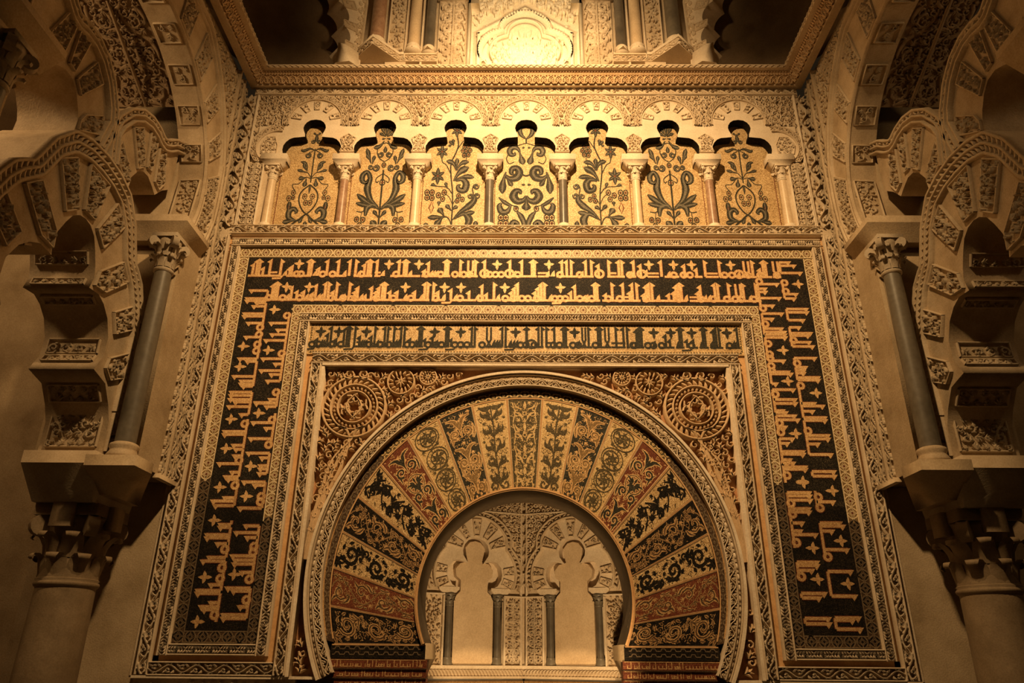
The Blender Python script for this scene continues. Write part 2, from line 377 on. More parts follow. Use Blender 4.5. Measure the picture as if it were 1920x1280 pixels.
for s_ in (-1, 1):
    mb = MB(); prism(mb, FAC, rect(min(s_ * 3.42, s_ * 4.6), 0.0, max(s_ * 3.42, s_ * 4.6), 3.14), -0.16, -0.03, 'plaster'); struct(mb.build('wall_south_' + ('left' if s_ < 0 else 'right')))

def build_soffit():
    """thickness of the prayer niche arch: stone intrados, imposts and jambs"""
    t = thing('niche_archway', 'shaded stone horseshoe arch of the prayer niche opening, bare smooth soffit', 'arch', (0, 0.2, 0))
    mb = MB(); P = arc(HC, HR, -A_HS, A_HS, 70); Q = arc(HC, HR - 0.012, -A_HS, A_HS, 70)
    def F(u, v, h): return np.stack([u, -h, v], -1)
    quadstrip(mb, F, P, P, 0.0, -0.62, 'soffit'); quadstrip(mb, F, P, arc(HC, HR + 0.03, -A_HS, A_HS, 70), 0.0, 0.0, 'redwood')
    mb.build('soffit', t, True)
    for s in (-1, 1):
        mb = MB(); x = s * HR * math.sin(A_HS); z = HC + HR * math.cos(A_HS)
        lo = [(s * 1.0, 0.05, 1.40), (s * 1.0, 0.62, 1.40), (s * 0.95, 0.62, 1.40), (s * 0.95, 0.05, 1.40)]
        hi = [(s * 1.0, 0.05, 1.60), (s * 1.0, 0.62, 1.60), (x - s * 0.03, 0.62, 1.60), (x - s * 0.03, 0.05, 1.60)]
        hull(mb, lo, hi, 'plaster'); box(mb, (min(s * 1.0, x - s * 0.035), 0.05, 1.60), (max(s * 1.0, x - s * 0.035), 0.62, 1.73), 'plaster')
        mb.build('impost', t)
        mb = MB(); lo = [(s * 1.12, 0.03, 0.0), (s * 1.12, 0.62, 0.0), (s * 0.97, 0.62, 0.0), (s * 0.97, 0.03, 0.0)]
        hull(mb, lo, [(s * 1.0, 0.03, 1.40), (s * 1.0, 0.62, 1.40), (s * 0.95, 0.62, 1.40), (s * 0.95, 0.03, 1.40)], 'plaster')
        mb.build('jamb', t)
build_soffit()

# ---- rectangular frames: slabs on both sides and across
def u_frame(mb, xo, xi, zo, zi, zb, h, mat, hb=-0.16):
    prism(mb, FAC, rect(-xo, zi, xo, zo), hb, h, mat)
    for s in (-1, 1): prism(mb, FAC, rect(min(s * xo, s * xi), zb, max(s * xo, s * xi), zi), hb, h, mat)

# outer carved strip
t = thing('outer_carved_border', 'outermost carved leaf border around the great black inscription frame', 'carved border', (0, 0, 1.5))
mb = MB(); u_frame(mb, 3.46, 3.285, 6.035, 5.915, 1.45, -0.02, 'stone'); mb.build('ground', t)
mb = MB(); band(mb, (-3.27, 5.977), (3.27, 5.977), 0.115, 'vine', -0.02, 0.04, 'stone', rng, rim=0.014); mb.build('upper_strip', t)
for s in (-1, 1):
    mb = MB(); band(mb, (s * 3.342, 1.46), (s * 3.342, 5.91), 0.115, 'vine', -0.02, 0.04, 'stone', rng, rim=0.014); mb.build('side_strip', t)
    mb = MB(); prism(mb, FAC, rect(min(s * 3.285, s * 2.06), 1.45, max(s * 3.285, s * 2.06), 1.565), -0.16, -0.02, 'stone')
    band(mb, (s * 2.19, 1.507), (s * 3.285, 1.507), 0.115, 'vine', -0.02, 0.04, 'stone', rng, rim=0.014); mb.build('lower_strip', t)
# smooth ochre fillet
t = thing('outer_ochre_fillet', 'smooth ochre recessed fillet just inside the outermost carved border', 'fillet', (0, 0, 1.56))
mb = MB(); u_frame(mb, 3.285, 3.235, 5.915, 5.866, 1.565, -0.03, 'redwood')
for s in (-1, 1): prism(mb, FAC, rect(min(s * 3.285, s * 2.19), 1.565, max(s * 3.285, s * 2.19), 1.612), -0.16, -0.03, 'redwood')
mb.build('fillet', t)
t = thing('inner_ochre_fillet', 'smooth reddish fillet beside the carved scroll frame of the arch', 'fillet', (0, 0, 1.56))
for s in (-1, 1): mb = MB(); prism(mb, FAC, rect(min(s * 2.262, s * 2.19), 1.565, max(s * 2.262, s * 2.19), 4.489), -0.16, -0.02, 'redwood'); mb.build('fillet', t)

# chevron carved frames
def chevron_frame(name, label, xo, xi, zo, zi, zb, bottom):
    t = thing(name, label, 'carved frame', (0, 0, zb)); hb, h0, h1 = -0.16, -0.02, 0.045
    mb = MB(); u_frame(mb, xo, xi, zo, zi, zb, h0, 'stone', hb); mb.build('ground', t)
    w = xo - xi
    mb = MB(); band(mb, (-xo, (zo + zi) / 2), (xo, (zo + zi) / 2), w, 'chevron', h0, h1, 'stone', rng, rim=0.016); mb.build('upper_strip', t)
    for s in (-1, 1):
        mb = MB(); band(mb, (s * (xo + xi) / 2, zb), (s * (xo + xi) / 2, zi), w, 'chevron', h0, h1, 'stone', rng, rim=0.016); mb.build('side_strip', t)
        if bottom:
            b = bottom; mb = MB(); prism(mb, FAC, rect(min(s * xi, s * b), zb, max(s * xi, s * b), zb + w), hb, h0, 'stone')
            band(mb, (s * b, zb + w / 2), (s * xi, zb + w / 2), w, 'chevron', h0, h1, 'stone', rng, rim=0.016); mb.build('lower_strip', t)
chevron_frame('outer_chevron_frame', 'broad carved stucco frame of lozenges and leaves outside the black inscription', 3.235, 3.137, 5.866, 5.755, 1.612, 2.367)
chevron_frame('inner_chevron_frame', 'carved stucco frame of lozenges between black inscription and gold inscription', 2.367, 2.262, 4.950, 4.841, 1.612, None)

# ---- black mosaic band with interlaced circle borders
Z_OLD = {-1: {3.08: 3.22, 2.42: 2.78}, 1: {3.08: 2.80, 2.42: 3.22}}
band_t = thing('black_inscription_band', 'black mosaic band with gold angular inscription in two lines around the arch', 'mosaic band', (0, 0, 1.7))
mb = MB(); u_frame(mb, 3.030, 2.472, 5.632, 5.056, 2.95, 0.0, 'dark')
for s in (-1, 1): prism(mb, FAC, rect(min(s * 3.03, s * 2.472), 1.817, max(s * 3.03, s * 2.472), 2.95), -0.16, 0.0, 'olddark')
mb.build('ground', band_t)
def circles(mb, p0, p1, Wd, h, line, ground, centre, old=None):
    """mosaic border: a chain of interlaced circles with a lozenge in each"""
    p0 = np.array(p0, float); p1 = np.array(p1, float); L = np.hypot(*(p1 - p0)); d = (p1 - p0) / L; nn = np.array([-d[1], d[0]])
    def F(u, v, hh): return FAC(p0[0] + u * d[0] + v * nn[0], p0[1] + u * d[1] + v * nn[1], hh)
    n = max(1, round(L / (Wd * 1.06))); p = L / n; r = Wd * 0.46
    cut = None if old is None else old * L
    def mt(a, b, u): return a if cut is None or u > cut else b
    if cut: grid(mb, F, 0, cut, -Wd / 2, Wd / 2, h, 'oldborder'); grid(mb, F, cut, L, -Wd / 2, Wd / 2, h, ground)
    else: grid(mb, F, 0, L, -Wd / 2, Wd / 2, h, ground)
    for i in range(n):
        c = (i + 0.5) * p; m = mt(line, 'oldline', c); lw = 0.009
        P, w = ring(c, 0, r, lw, 20); ribbon(mb, F, P, w, h, h + 0.002, m)
        q = r * 0.95
        for sx in (-1, 1):
            for sy in (-1, 1):
                P, w = leaf(c + sx * q * 0.05, sy * q, c + sx * q, sy * q * 0.05, 0.03); ribbon(mb, F, P, w, h, h + 0.0015, m)
                P, w = leaf(c + sx * q * 0.12, sy * q * 0.93, c + sx * q * 0.93, sy * q * 0.12, 0.017); ribbon(mb, F, P, w, h, h + 0.0025, mt('border', 'olddark', c))
        s_ = r * 0.40; ribbon(mb, F, [(c - s_, 0), (c, s_), (c + s_, 0), (c, -s_)], lw * 0.8, h, h + 0.0025, m, closed=True)
        prism(mb, F, [(c - s_ * .7, 0), (c, -s_ * .7), (c + s_ * .7, 0), (c, s_ * .7)], h + 0.002, h + 0.002, mt(centre, 'olddark', c))
        P, w = ring(i * p, 0, r * 0.17, lw * 0.9, 9); ribbon(mb, F, P, w, h, h + 0.0025, m)
    for e in (1, -1):
        for u0, u1 in ((0, cut), (cut, L)) if cut else ((0, L),):
            ribbon(mb, F, [(u0, e * (Wd / 2 - 0.005)), (u1, e * (Wd / 2 - 0.005))], 0.009, h, h + 0.002, mt(line, 'oldline', (u0 + u1) / 2))
def circle_border(name, xo, xi, zo, zi, zb, key):
    w = xo - xi; mb = MB(); xm = (xo + xi) / 2; zm = (zo + zi) / 2
    prism(mb, FAC, rect(-xo, zi, xo, zo), -0.16, -0.002, 'border')
    circles(mb, (-xo, zm), (xo, zm), w, 0.0, 'whiteline', 'border', 'red')
    for s in (-1, 1):
        prism(mb, FAC, rect(min(s * xo, s * xi), zb, max(s * xo, s * xi), zi), -0.16, -0.002, 'border')
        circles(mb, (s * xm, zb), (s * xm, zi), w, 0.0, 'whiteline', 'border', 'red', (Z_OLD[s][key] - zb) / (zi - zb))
    return mb.build(name, band_t)
circle_border('outer_circle_border', 3.137, 3.030, 5.755, 5.632, 1.715, 3.08)
circle_border('inner_circle_border', 2.472, 2.367, 5.056, 4.950, 1.715, 2.42)
for s in (-1, 1):
    mb = MB(); a, b = s * 2.472, s * 3.030
    prism(mb, FAC, rect(min(a, b), 1.715, max(a, b), 1.817), -0.16, -0.002, 'oldborder')
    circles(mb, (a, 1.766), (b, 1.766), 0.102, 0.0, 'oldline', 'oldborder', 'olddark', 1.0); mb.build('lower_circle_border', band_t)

# ---- gold inscription band
gold_t = thing('gold_inscription_band', 'gold mosaic panel with a single line of black angular inscription over the arch', 'mosaic band', (0, 0, 4.49))
mb = MB(); prism(mb, FAC, rect(-2.262, 4.489, 2.262, 4.841), -0.16, 0.0, 'gold'); mb.build('ground', gold_t)
mb = MB()
for z, e in ((4.826, -1), (4.506, 1)):
    for i in range(150):
        x = -2.24 + i * 4.48 / 150; mb.add(FAC(np.array([x, x + 0.015, x + 0.03]), np.array([z, z + e * 0.022, z]), np.full(3, 0.002)), [(0, 1, 2)], 'olive')
for s in (-1, 1):
    for i in range(11):
        z = 4.52 + i * 0.028; mb.add(FAC(np.array([s * 2.245, s * 2.225, s * 2.245]), np.array([z, z + 0.014, z + 0.028]), np.full(3, 0.002)), [(0, 1, 2)], 'olive')
mb.build('serrated_edging', gold_t)

# ---- scroll frame
t = thing('scroll_frame', 'deep carved leaf-scroll frame standing proud around the arch spandrels', 'carved frame', (0, 0, 1.45))
mb = MB(); u_frame(mb, 2.19, 2.045, 4.489, 4.338, 1.45, 0.0, 'stone'); mb.build('ground', t)
mb = MB(); band(mb, (-2.18, 4.420), (2.18, 4.420), 0.12, 'vine', 0.0, 0.075, 'stone', rng, rim=0.014); prism(mb, FAC, rect(-2.065, 4.338, 2.065, 4.36), 0.03, 0.075, 'pale'); mb.build('upper_strip', t)
for s in (-1, 1):
    mb = MB(); band(mb, (s * 2.128, 1.46), (s * 2.128, 4.36), 0.105, 'vine', 0.0, 0.075, 'stone', rng, rim=0.014)
    prism(mb, FAC, rect(min(s * 2.072, s * 2.04), 1.45, max(s * 2.072, s * 2.04), 4.34), 0.0, 0.065, 'pale'); mb.build('side_strip', t)

# ---- archivolt
t = thing('archivolt', 'carved round archivolt with bead moulding framing the mosaic voussoirs', 'archivolt', (0, 0, 1.45))
aE = math.acos((1.452 - EC) / 1.93)
mb = MB(); O = arc(EC, 2.007, -aE, aE, 110); I = arc(EC, 1.848, -aE, aE, 110)
quadstrip(mb, FAC, O, O, -0.16, -0.02, 'stone'); quadstrip(mb, FAC, O, I, -0.02, -0.02, 'stone'); quadstrip(mb, FAC, I, I, -0.02, -0.16, 'stone'); mb.build('ground', t)
PE = polar(0, EC, 0)
def ang_line(r, n=130, a=aE): return np.stack([np.linspace(-a, a, n), np.full(n, r)], -1)
def arcband(mb, r0, r1, h0, h1, mat, top=0.8, a=aE, n=130, base=PE):
    A = np.linspace(-a, a, n); m = (r0 + r1) / 2; w = (r1 - r0) / 2
    prof = [(r0, h0), (m - w * top, h1), (m + w * top, h1), (r1, h0)]
    for (ra, ha), (rb, hb) in zip(prof[:-1], prof[1:]):
        V = np.concatenate([base(A, np.full(n, ra), np.full(n, ha)), base(A, np.full(n, rb), np.full(n, hb))]); i = np.arange(n - 1)
        mb.add(V, np.stack([i, i + 1, n + i + 1, n + i], -1), mat)
mb = MB(); arcband(mb, 1.966, 2.007, 0.0, 0.065, 'pale', 0.6); mb.build('outer_roll', t, False)
mb = MB(); arcband(mb, 1.918, 1.926, -0.02, 0.045, 'stone'); arcband(mb, 1.958, 1.966, -0.02, 0.045, 'stone')
k = 84
th = np.linspace(0, math.pi, 6); ph = np.linspace(0, math.pi, 5)
for i in range(k):
    a = -aE + (i + 0.5) * 2 * aE / k
    for da, ln, rr in ((0, 0.030, 0.012), (0.0205, 0.007, 0.011), (0.026, 0.007, 0.011)):
        V = []
        for q in th:
            for w_ in ph: V.append(PE(np.array(a + da + ln / 1.94 * -math.cos(q)), np.array(1.942 + rr * math.sin(q) * math.cos(w_)), np.array(0.012 + 1.5 * rr * math.sin(q) * math.sin(w_))))
        j = np.arange(5)[:, None] * 5 + np.arange(4)[None]; mb.add(np.array(V), np.stack([j, j + 1, j + 6, j + 5], -1).reshape(-1, 4), 'pale')
mb.build('bead_moulding', t, True)
mb = MB(); ra = 1.885; Fv = lambda u, v, h: PE(u / ra, ra + v, h)
for P, w in pat_vine(2 * aE * ra, 0.062, rng, 1.1, 0.14): ribbon(mb, Fv, P - np.array([aE * ra, 0]), np.asarray(w) * 1.1, -0.02, 0.045, 'stone', 0.75)
arcband(mb, 1.846, 1.858, -0.02, 0.045, 'pale'); arcband(mb, 1.910, 1.918, -0.02, 0.045, 'stone'); mb.build('carved_ring', t)

# ---- spandrels
def spandrel(s):
    t = thing('arch_spandrel', ('left' if s < 0 else 'right') + ' deeply carved spandrel panel with a round medallion beside the arch', 'carved spandrel', (s * 1.7, 0.05, 1.45))
    base = lambda u, v, h: FAC(s * u, v, h)
    mb = MB(); a = np.linspace(0.0, aE, 60); A = np.stack([2.007 * np.sin(a), EC + 2.007 * np.cos(a)], -1)
    B = np.stack([np.where(a < 0.84, np.minimum(2.05, np.tan(a) * 2.05), 2.05), np.where(a < 0.84, 4.34, EC + 2.007 * np.cos(a))], -1)
    B[a < 0.84, 1] = 4.34
    quadstrip(mb, base, A, B, -0.07, -0.07, 'redground'); quadstrip(mb, base, A, A, -0.07, 0.0, 'terra'); mb.build('ground', t)
    mx, mz = 1.715, 3.915; h0, h1 = -0.07, 0.025
    mb = MB()
    for r, w in ((0.315, 0.03), (0.235, 0.022), (0.165, 0.02)):
        P, ww = ring(mx, mz, r, w, 40); ribbon(mb, base, P, ww, h0, h1, 'terra', 0.6)
    for i in range(30):
        q = i / 30 * 2 * math.pi; P, ww = leaf(mx + 0.25 * math.cos(q), mz + 0.25 * math.sin(q), mx + 0.3 * math.cos(q + 0.16), mz + 0.3 * math.sin(q + 0.16), 0.034, 0, 5); ribbon(mb, base, P, ww, h0, h1 - 0.01, 'terra', 0.6)
    for i in range(30):
        q = i / 30 * 2 * math.pi; P, ww = ring(mx + 0.2 * math.cos(q), mz + 0.2 * math.sin(q), 0.008, 0.014, 7); ribbon(mb, base, P, ww, h0, h1 - 0.015, 'terra', 0.5)
    for q in range(8):
        b = q / 8 * 2 * math.pi + 0.2; P, ww = spiral(mx + 0.085 * math.cos(b), mz + 0.085 * math.sin(b), 0.055, b, 1.0, 0.024, 1 if q % 2 else -1, 9); ribbon(mb, base, P, ww, h0, h1 - 0.01, 'terra', 0.6)
    for e in (1, -1): 
        P, ww = leaf(mx + e * 0.01, mz - 0.12, mx + e * 0.01, mz + 0.13, 0.03, e * 0.35, 8); ribbon(mb, base, P, ww, h0, h1, 'terra', 0.6)
        P, ww = spiral(mx + e * 0.075, mz + 0.345, 0.062, math.pi / 2 - e * 1.9, 1.5, 0.024, -e, 14); ribbon(mb, base, P, ww, h0, h1, 'terra', 0.6)
        P, ww = leaf(mx + e * 0.02, mz - 0.31, mx + e * 0.14, mz - 0.20, 0.04, 0.2 * e, 6); ribbon(mb, base, P, ww, h0, h1, 'terra', 0.6)
    mb.build('medallion', t)
    mb = MB()
    # stalk bundle descending along the extrados, and the two smaller scroll roundels towards the crown
    for dr, w in ((0.035, 0.028), (0.075, 0.04), (0.115, 0.028)):
        P = [(1.72 + 0.02 - dr * 0.5, 3.60)] + [((2.012 + dr * f) * math.sin(q), EC + (2.012 + dr * f) * math.cos(q)) for q, f in ((1.05, 1.3), (1.2, 0.75), (1.35, 0.5), (1.5, 0.3))]
        P = smoothline(P, 26); ribbon(mb, base, P, np.linspace(w, w * 0.5, 26), h0, h1, 'terra', 0.6, 0.25)
    for cx, cz, r in ((1.26, 4.185, 0.135), (0.985, 4.235, 0.085)):
        P, ww = ring(cx, cz, r, 0.02, 24); ribbon(mb, base, P, ww, h0, h1, 'terra', 0.6)
        for i in range(14):
            q = i / 14 * 2 * math.pi; P, ww = leaf(cx + r * 0.55 * math.cos(q), cz + r * 0.55 * math.sin(q), cx + r * 0.92 * math.cos(q + 0.2), cz + r * 0.92 * math.sin(q + 0.2), 0.026, 0, 5); ribbon(mb, base, P, ww, h0, h1, 'terra', 0.6)
        for i in range(8):
            q = i / 8 * 2 * math.pi; P, ww = leaf(cx, cz, cx + r * 0.45 * math.cos(q), cz + r * 0.45 * math.sin(q), 0.022, 0, 4); ribbon(mb, base, P, ww, h0, h1, 'terra', 0.6)
    excl = [(mx, mz, 0.335), (1.26, 4.185, 0.15), (0.985, 4.235, 0.1), (1.64, 4.26, 0.06), (1.79, 4.26, 0.06)]
    def okp(x, z):
        if x > 2.02 or x < 0.3 or z > 4.31 or z < 1.5 or math.hypot(x, z - EC) < 2.035: return False
        return all(math.hypot(x - a_, z - b_) > c_ for a_, b_, c_ in excl)
    z = 1.52; row = 0
    while z < 4.31:
        x = 0.32 + (0.04 if row % 2 else 0)
        while x < 2.03:
            px, pz = x + rng.uniform(-0.02, 0.02), z + rng.uniform(-0.02, 0.02)
            if okp(px, pz):
                a = math.atan2(pz - EC, px) + math.pi / 2 + rng.uniform(-0.9, 0.9)
                if rng.random() < 0.45: 
                    P, ww = spiral(px, pz, 0.04, a, 1.0, 0.02, rng.choice((-1, 1)), 9); ribbon(mb, base, P, ww, h0, h1 - 0.01, 'terra', 0.6)
                else:
                    for P, ww in fan(px - 0.035 * math.cos(a), pz - 0.035 * math.sin(a), a, 0.085, 0.022, 4, 1.7): ribbon(mb, base, P, ww, h0, h1 - 0.01, 'terra', 0.6)
            x += 0.082
        z += 0.07; row += 1
    mb.build('leaf_carving', t)
spandrel(-1); spandrel(1)

# ---- mosaic voussoirs
TH_O = [-5.5, -16.1, -27.1, -37.9, -49.0, -60.5, -71.6, -81.9, -92.7, -103.8]   # boundary directions seen from the opening's centre (degrees)
O_ = [(-0.182, 4.024), (-0.531, 3.952), (-0.868, 3.798), (-1.152, 3.597), (-1.413, 3.339), (-1.600, 3.025), (-1.722, 2.697), (-1.770, 2.372), (-1.766, 2.035), (-1.69, 1.715)]
I_ = [(-0.111, 3.100), (-0.326, 3.046), (-0.518, 2.957), (-0.682, 2.832), (-0.812, 2.677), (-0.908, 2.494), (-0.968, 2.303), (-0.984, 2.105), (-0.955, 1.898), (-0.885, 1.715)]
vt = thing('mosaic_arch_ring', 'fan of nineteen mosaic voussoirs in black, gold and dark red around the prayer niche', 'mosaic arch', (0, 0, 1.6))
HV = -0.035
mb = MB(); A = np.linspace(-1.87, 1.87, 120)
O2 = np.stack([1.850 * np.sin(A), EC + 1.850 * np.cos(A)], -1); I2 = np.stack([1.765 * np.sin(A), 2.25 + 1.765 * np.cos(A)], -1)
kA = [i for i in range(120) if abs(A[i]) < math.radians(50)]; 
for lo, hi, m in ((0, kA[0] + 1, 'oldborder'), (kA[0], kA[-1] + 1, 'olive'), (kA[-1], 120, 'oldborder')): quadstrip(mb, FAC, O2[lo:hi], I2[lo:hi], HV, HV, m)
Pm = lambda u, v, h: FAC((1.805 + v) * np.sin(u), 2.265 + (1.805 + v) * np.cos(u), h)
n = 62
for i in range(n):
    a = -1.85 + (i + 0.5) * 3.7 / n; m = 'goldlight' if abs(a) < math.radians(50) else 'oldline'; q = 3.7 / n / 2
    for e in (1, -1):
        ribbon(mb, Pm, [(a - q, e * 0.026), (a - q * 0.45, e * 0.026), (a - q * 0.25, e * 0.008), (a + q * 0.25, e * 0.008), (a + q * 0.45, e * 0.026), (a + q, e * 0.026)], 0.010, HV, HV + 0.002, m)
    P, w = ring(a + q, 0, 0.010, 0.006, 8); P[:, 0] = a + q + (P[:, 0] - a - q) / 1.8; ribbon(mb, Pm, P, np.full(len(P), 0.006), HV, HV + 0.002, m)
for r_, z_, m in ((1.776, 2.25, 'redwood'), (1.842, EC, 'oldgold')):
    P = arc(z_, r_, -1.85, 1.85, 110); ribbon(mb, FAC, P, 0.012, HV, HV + 0.003, m)
P = arc(HC, 0.985, -A_HS, A_HS, 90); ribbon(mb, FAC, P, 0.024, HV, 0.004, 'redwood')
mb.build('meander_border', vt)

def wedge_map(i, s):
    """voussoir i (0 = keystone) : local (u across -1..1, v 0..1 outwards)"""
    if i == 0: a, b, c, d = (-I_[0][0], I_[0][1]), I_[0], (-O_[0][0], O_[0][1]), O_[0]
    else: a, b, c, d = I_[i - 1], I_[i], O_[i - 1], O_[i]
    a, b, c, d = (np.array(q) for q in (a, b, c, d))
    def polarp(p, q, cz, t):
        aa = math.atan2(p[0], p[1] - cz); bb = math.atan2(q[0], q[1] - cz); ra = math.hypot(p[0], p[1] - cz); rb = math.hypot(q[0], q[1] - cz)
        an = aa + (bb - aa) * t; rr = ra + (rb - ra) * t; return rr * np.sin(an), cz + rr * np.cos(an)
    def F(u, v, h):
        t = (np.asarray(u) + 1) / 2; xi, zi = polarp(a, b, HC, t); xo, zo = polarp(c, d, 2.25, t); v = np.asarray(v)
        sg = 1 if s < 0 else -1
        return FAC(sg * (xi + (xo - xi) * v), zi + (zo - zi) * v, h)
    wi, wo, L = np.hypot(*(a - b)), np.hypot(*(c - d)), np.hypot(*((a + b) / 2 - (c + d) / 2))
    return F, wi, wo, L
KIND = [('olive', 'goldlight', 'line'), ('goldlight', 'olive', 'plant'), ('green', 'goldline', 'scroll'), ('goldlight', 'olive', 'swirl'), ('red', 'goldline', 'pome'),
        ('gold', 'olddark', 'tangle'), ('olddark', 'oldgold', 'vine'), ('gold', 'olddark', 'curl'), ('red', 'oldgold', 'vine'), ('olddark', 'oldgold', 'curl')]
def voussoir_art(kind, Wd, L, r):
    S = []
    if kind == 'line':
        for y in (0.1, 0.34, 0.58, 0.82):
            for e in (1, -1):
                S.append(spiral(e * Wd * 0.24, y * L, Wd * 0.16, math.pi / 2, 1.1, 0.012, -e, 12)); S.append(leaf(e * 0.02, (y - 0.07) * L, e * Wd * 0.4, (y + 0.02) * L, 0.022, 0.2 * e))
                S.append(leaf(e * 0.02, (y + 0.05) * L, e * Wd * 0.36, (y + 0.13) * L, 0.018, -0.2 * e)); S.append((np.array([(e * Wd * 0.42, (y - 0.1) * L), (e * Wd * 0.33, (y + .02) * L), (e * Wd * 0.42, (y + 0.13) * L)]), np.full(3, 0.010)))
            S.append(ring(0, y * L, Wd * 0.07, 0.011, 9)); S.append(leaf(0, (y + .05) * L, 0, (y + .14) * L, 0.03))
    elif kind == 'plant':
        S.append((np.array([(0, 0.1 * L), (0.01, 0.4 * L), (-0.005, 0.7 * L), (0, 0.95 * L)]), np.full(4, 0.014)))
        for y in (0.10, 0.27, 0.44, 0.62, 0.80):
            for e in (1, -1):
                S.append(drop(0, (y - 0.04) * L, e * Wd * 0.34, (y + 0.05) * L, 0.045, 0.2 * e)); S.append(leaf(e * Wd * 0.1, y * L, e * Wd * 0.2, (y + 0.12) * L, 0.03, 0.1))
                S.append(leaf(e * Wd * 0.2, (y + 0.02) * L, e * Wd * 0.36, (y + 0.10) * L, 0.03, -0.2 * e))
        for e in (1, -1): S.append(spiral(e * Wd * 0.25, 0.07 * L, 0.05, 0, 1, 0.022, e)); S.append(leaf(0, 0.93 * L, e * Wd * 0.42, 0.95 * L, 0.05, -0.2 * e))
    elif kind in ('scroll', 'pome'):
        for y in (0.12, 0.42, 0.75):
            for e in (1, -1):
                S.append(spiral(e * Wd * 0.22, y * L, Wd * 0.2, -math.pi / 2, 1.15, 0.026, e, 12)); S.append(leaf(e * Wd * 0.05, (y + 0.07) * L, e * Wd * 0.42, (y + 0.17) * L, 0.034, 0.25 * e))
                S.append(leaf(e * Wd * 0.40, (y - 0.1) * L, e * Wd * 0.44, (y + 0.06) * L, 0.02, 0.1)); S.append(drop(0, (y + 0.02) * L, e * Wd * 0.16, (y + 0.16) * L, 0.035))
            S.append(drop(0, (y - .06) * L, 0, (y + 0.14) * L, 0.035))
        y = 0.3 if kind == 'scroll' else 0.55
        for q in range(8): S.append(leaf(0.02 * math.cos(q * .785), y * L + 0.02 * math.sin(q * .785), 0.075 * math.cos(q * .785), y * L + 0.075 * math.sin(q * .785), 0.026))
        S.append(ring(0, y * L, 0.085, 0.011, 18))
    elif kind == 'swirl':
        for j, y in enumerate((0.12, 0.37, 0.62, 0.87)):
            e = 1 if j % 2 else -1; c = e * Wd * 0.03; rr = Wd * 0.40
            S.append(spiral(c, y * L, rr * 1.15, 0.5 * e, 1.9, 0.015, e, 26, 0.1)); S.append(ring(c, y * L, rr * 1.12, 0.010, 22))
            for q in range(12):
                b = q * 0.95; rad = rr * (1 - 0.055 * q); S.append(drop(c + rad * math.cos(e * b + .5 * e), y * L + rad * math.sin(e * b + .5 * e), c + (rad - 0.05) * math.cos(e * b + 0.5 * e + .4 * e), y * L + (rad - 0.05) * math.sin(e * b + .5 * e + .4 * e), 0.026))
    elif kind == 'tangle':
        for j in range(6):
            y = (0.1 + j * 0.16) * L; e = 1 if j % 2 else -1
            S.append((smoothline([(-e * Wd * 0.4, y - 0.06), (0, y + 0.03), (e * Wd * 0.4, y - 0.02), (e * Wd * .2, y + .09)], 12), np.full(12, 0.016)))
            for q in range(5):
                a = r.uniform(0, 6.28); x0 = r.uniform(-.3, .3) * Wd; S += fan(x0, y + r.uniform(-.05, .05), a, 0.07, 0.028, 3, 1.5)
            S.append(spiral(e * Wd * 0.22, y + 0.02, Wd * 0.18, a, 1.2, 0.022, e, 11))
    elif kind == 'vine':
        for P, w in pat_vine(L, Wd * 0.94, r, 0.9, 0.06): S.append((np.stack([P[:, 1], P[:, 0]], -1), w * 0.8))
        for j in range(14):
            a = r.uniform(0, 6.28); S += fan(r.uniform(-.36, .36) * Wd, r.uniform(0.04, 0.96) * L, a, 0.05, 0.018, 4, 2.2)
    elif kind == 'curl':
        for j in range(3):
            y = (0.18 + j * 0.32) * L; e = 1 if j % 2 else -1
            S.append(spiral(e * Wd * 0.04, y, Wd * 0.36, -e * 1.2, 1.5, 0.034, e, 20, 0.1))
            for q in range(7):
                b = q * 0.9; c = Wd * 0.40; S.append(leaf(c * math.cos(b), y + c * math.sin(b), c * 1.15 * math.cos(b + .45), y + c * 1.15 * math.sin(b + .45), 0.03))
            S += fan(-e * Wd * 0.3, y + 0.14, 1.2 * e, 0.1, 0.03, 4, 2.0)
            S.append(spiral(-e * Wd * 0.3, y + 0.13, Wd * 0.14, 0, 1.1, 0.02, -e, 10))
    return S
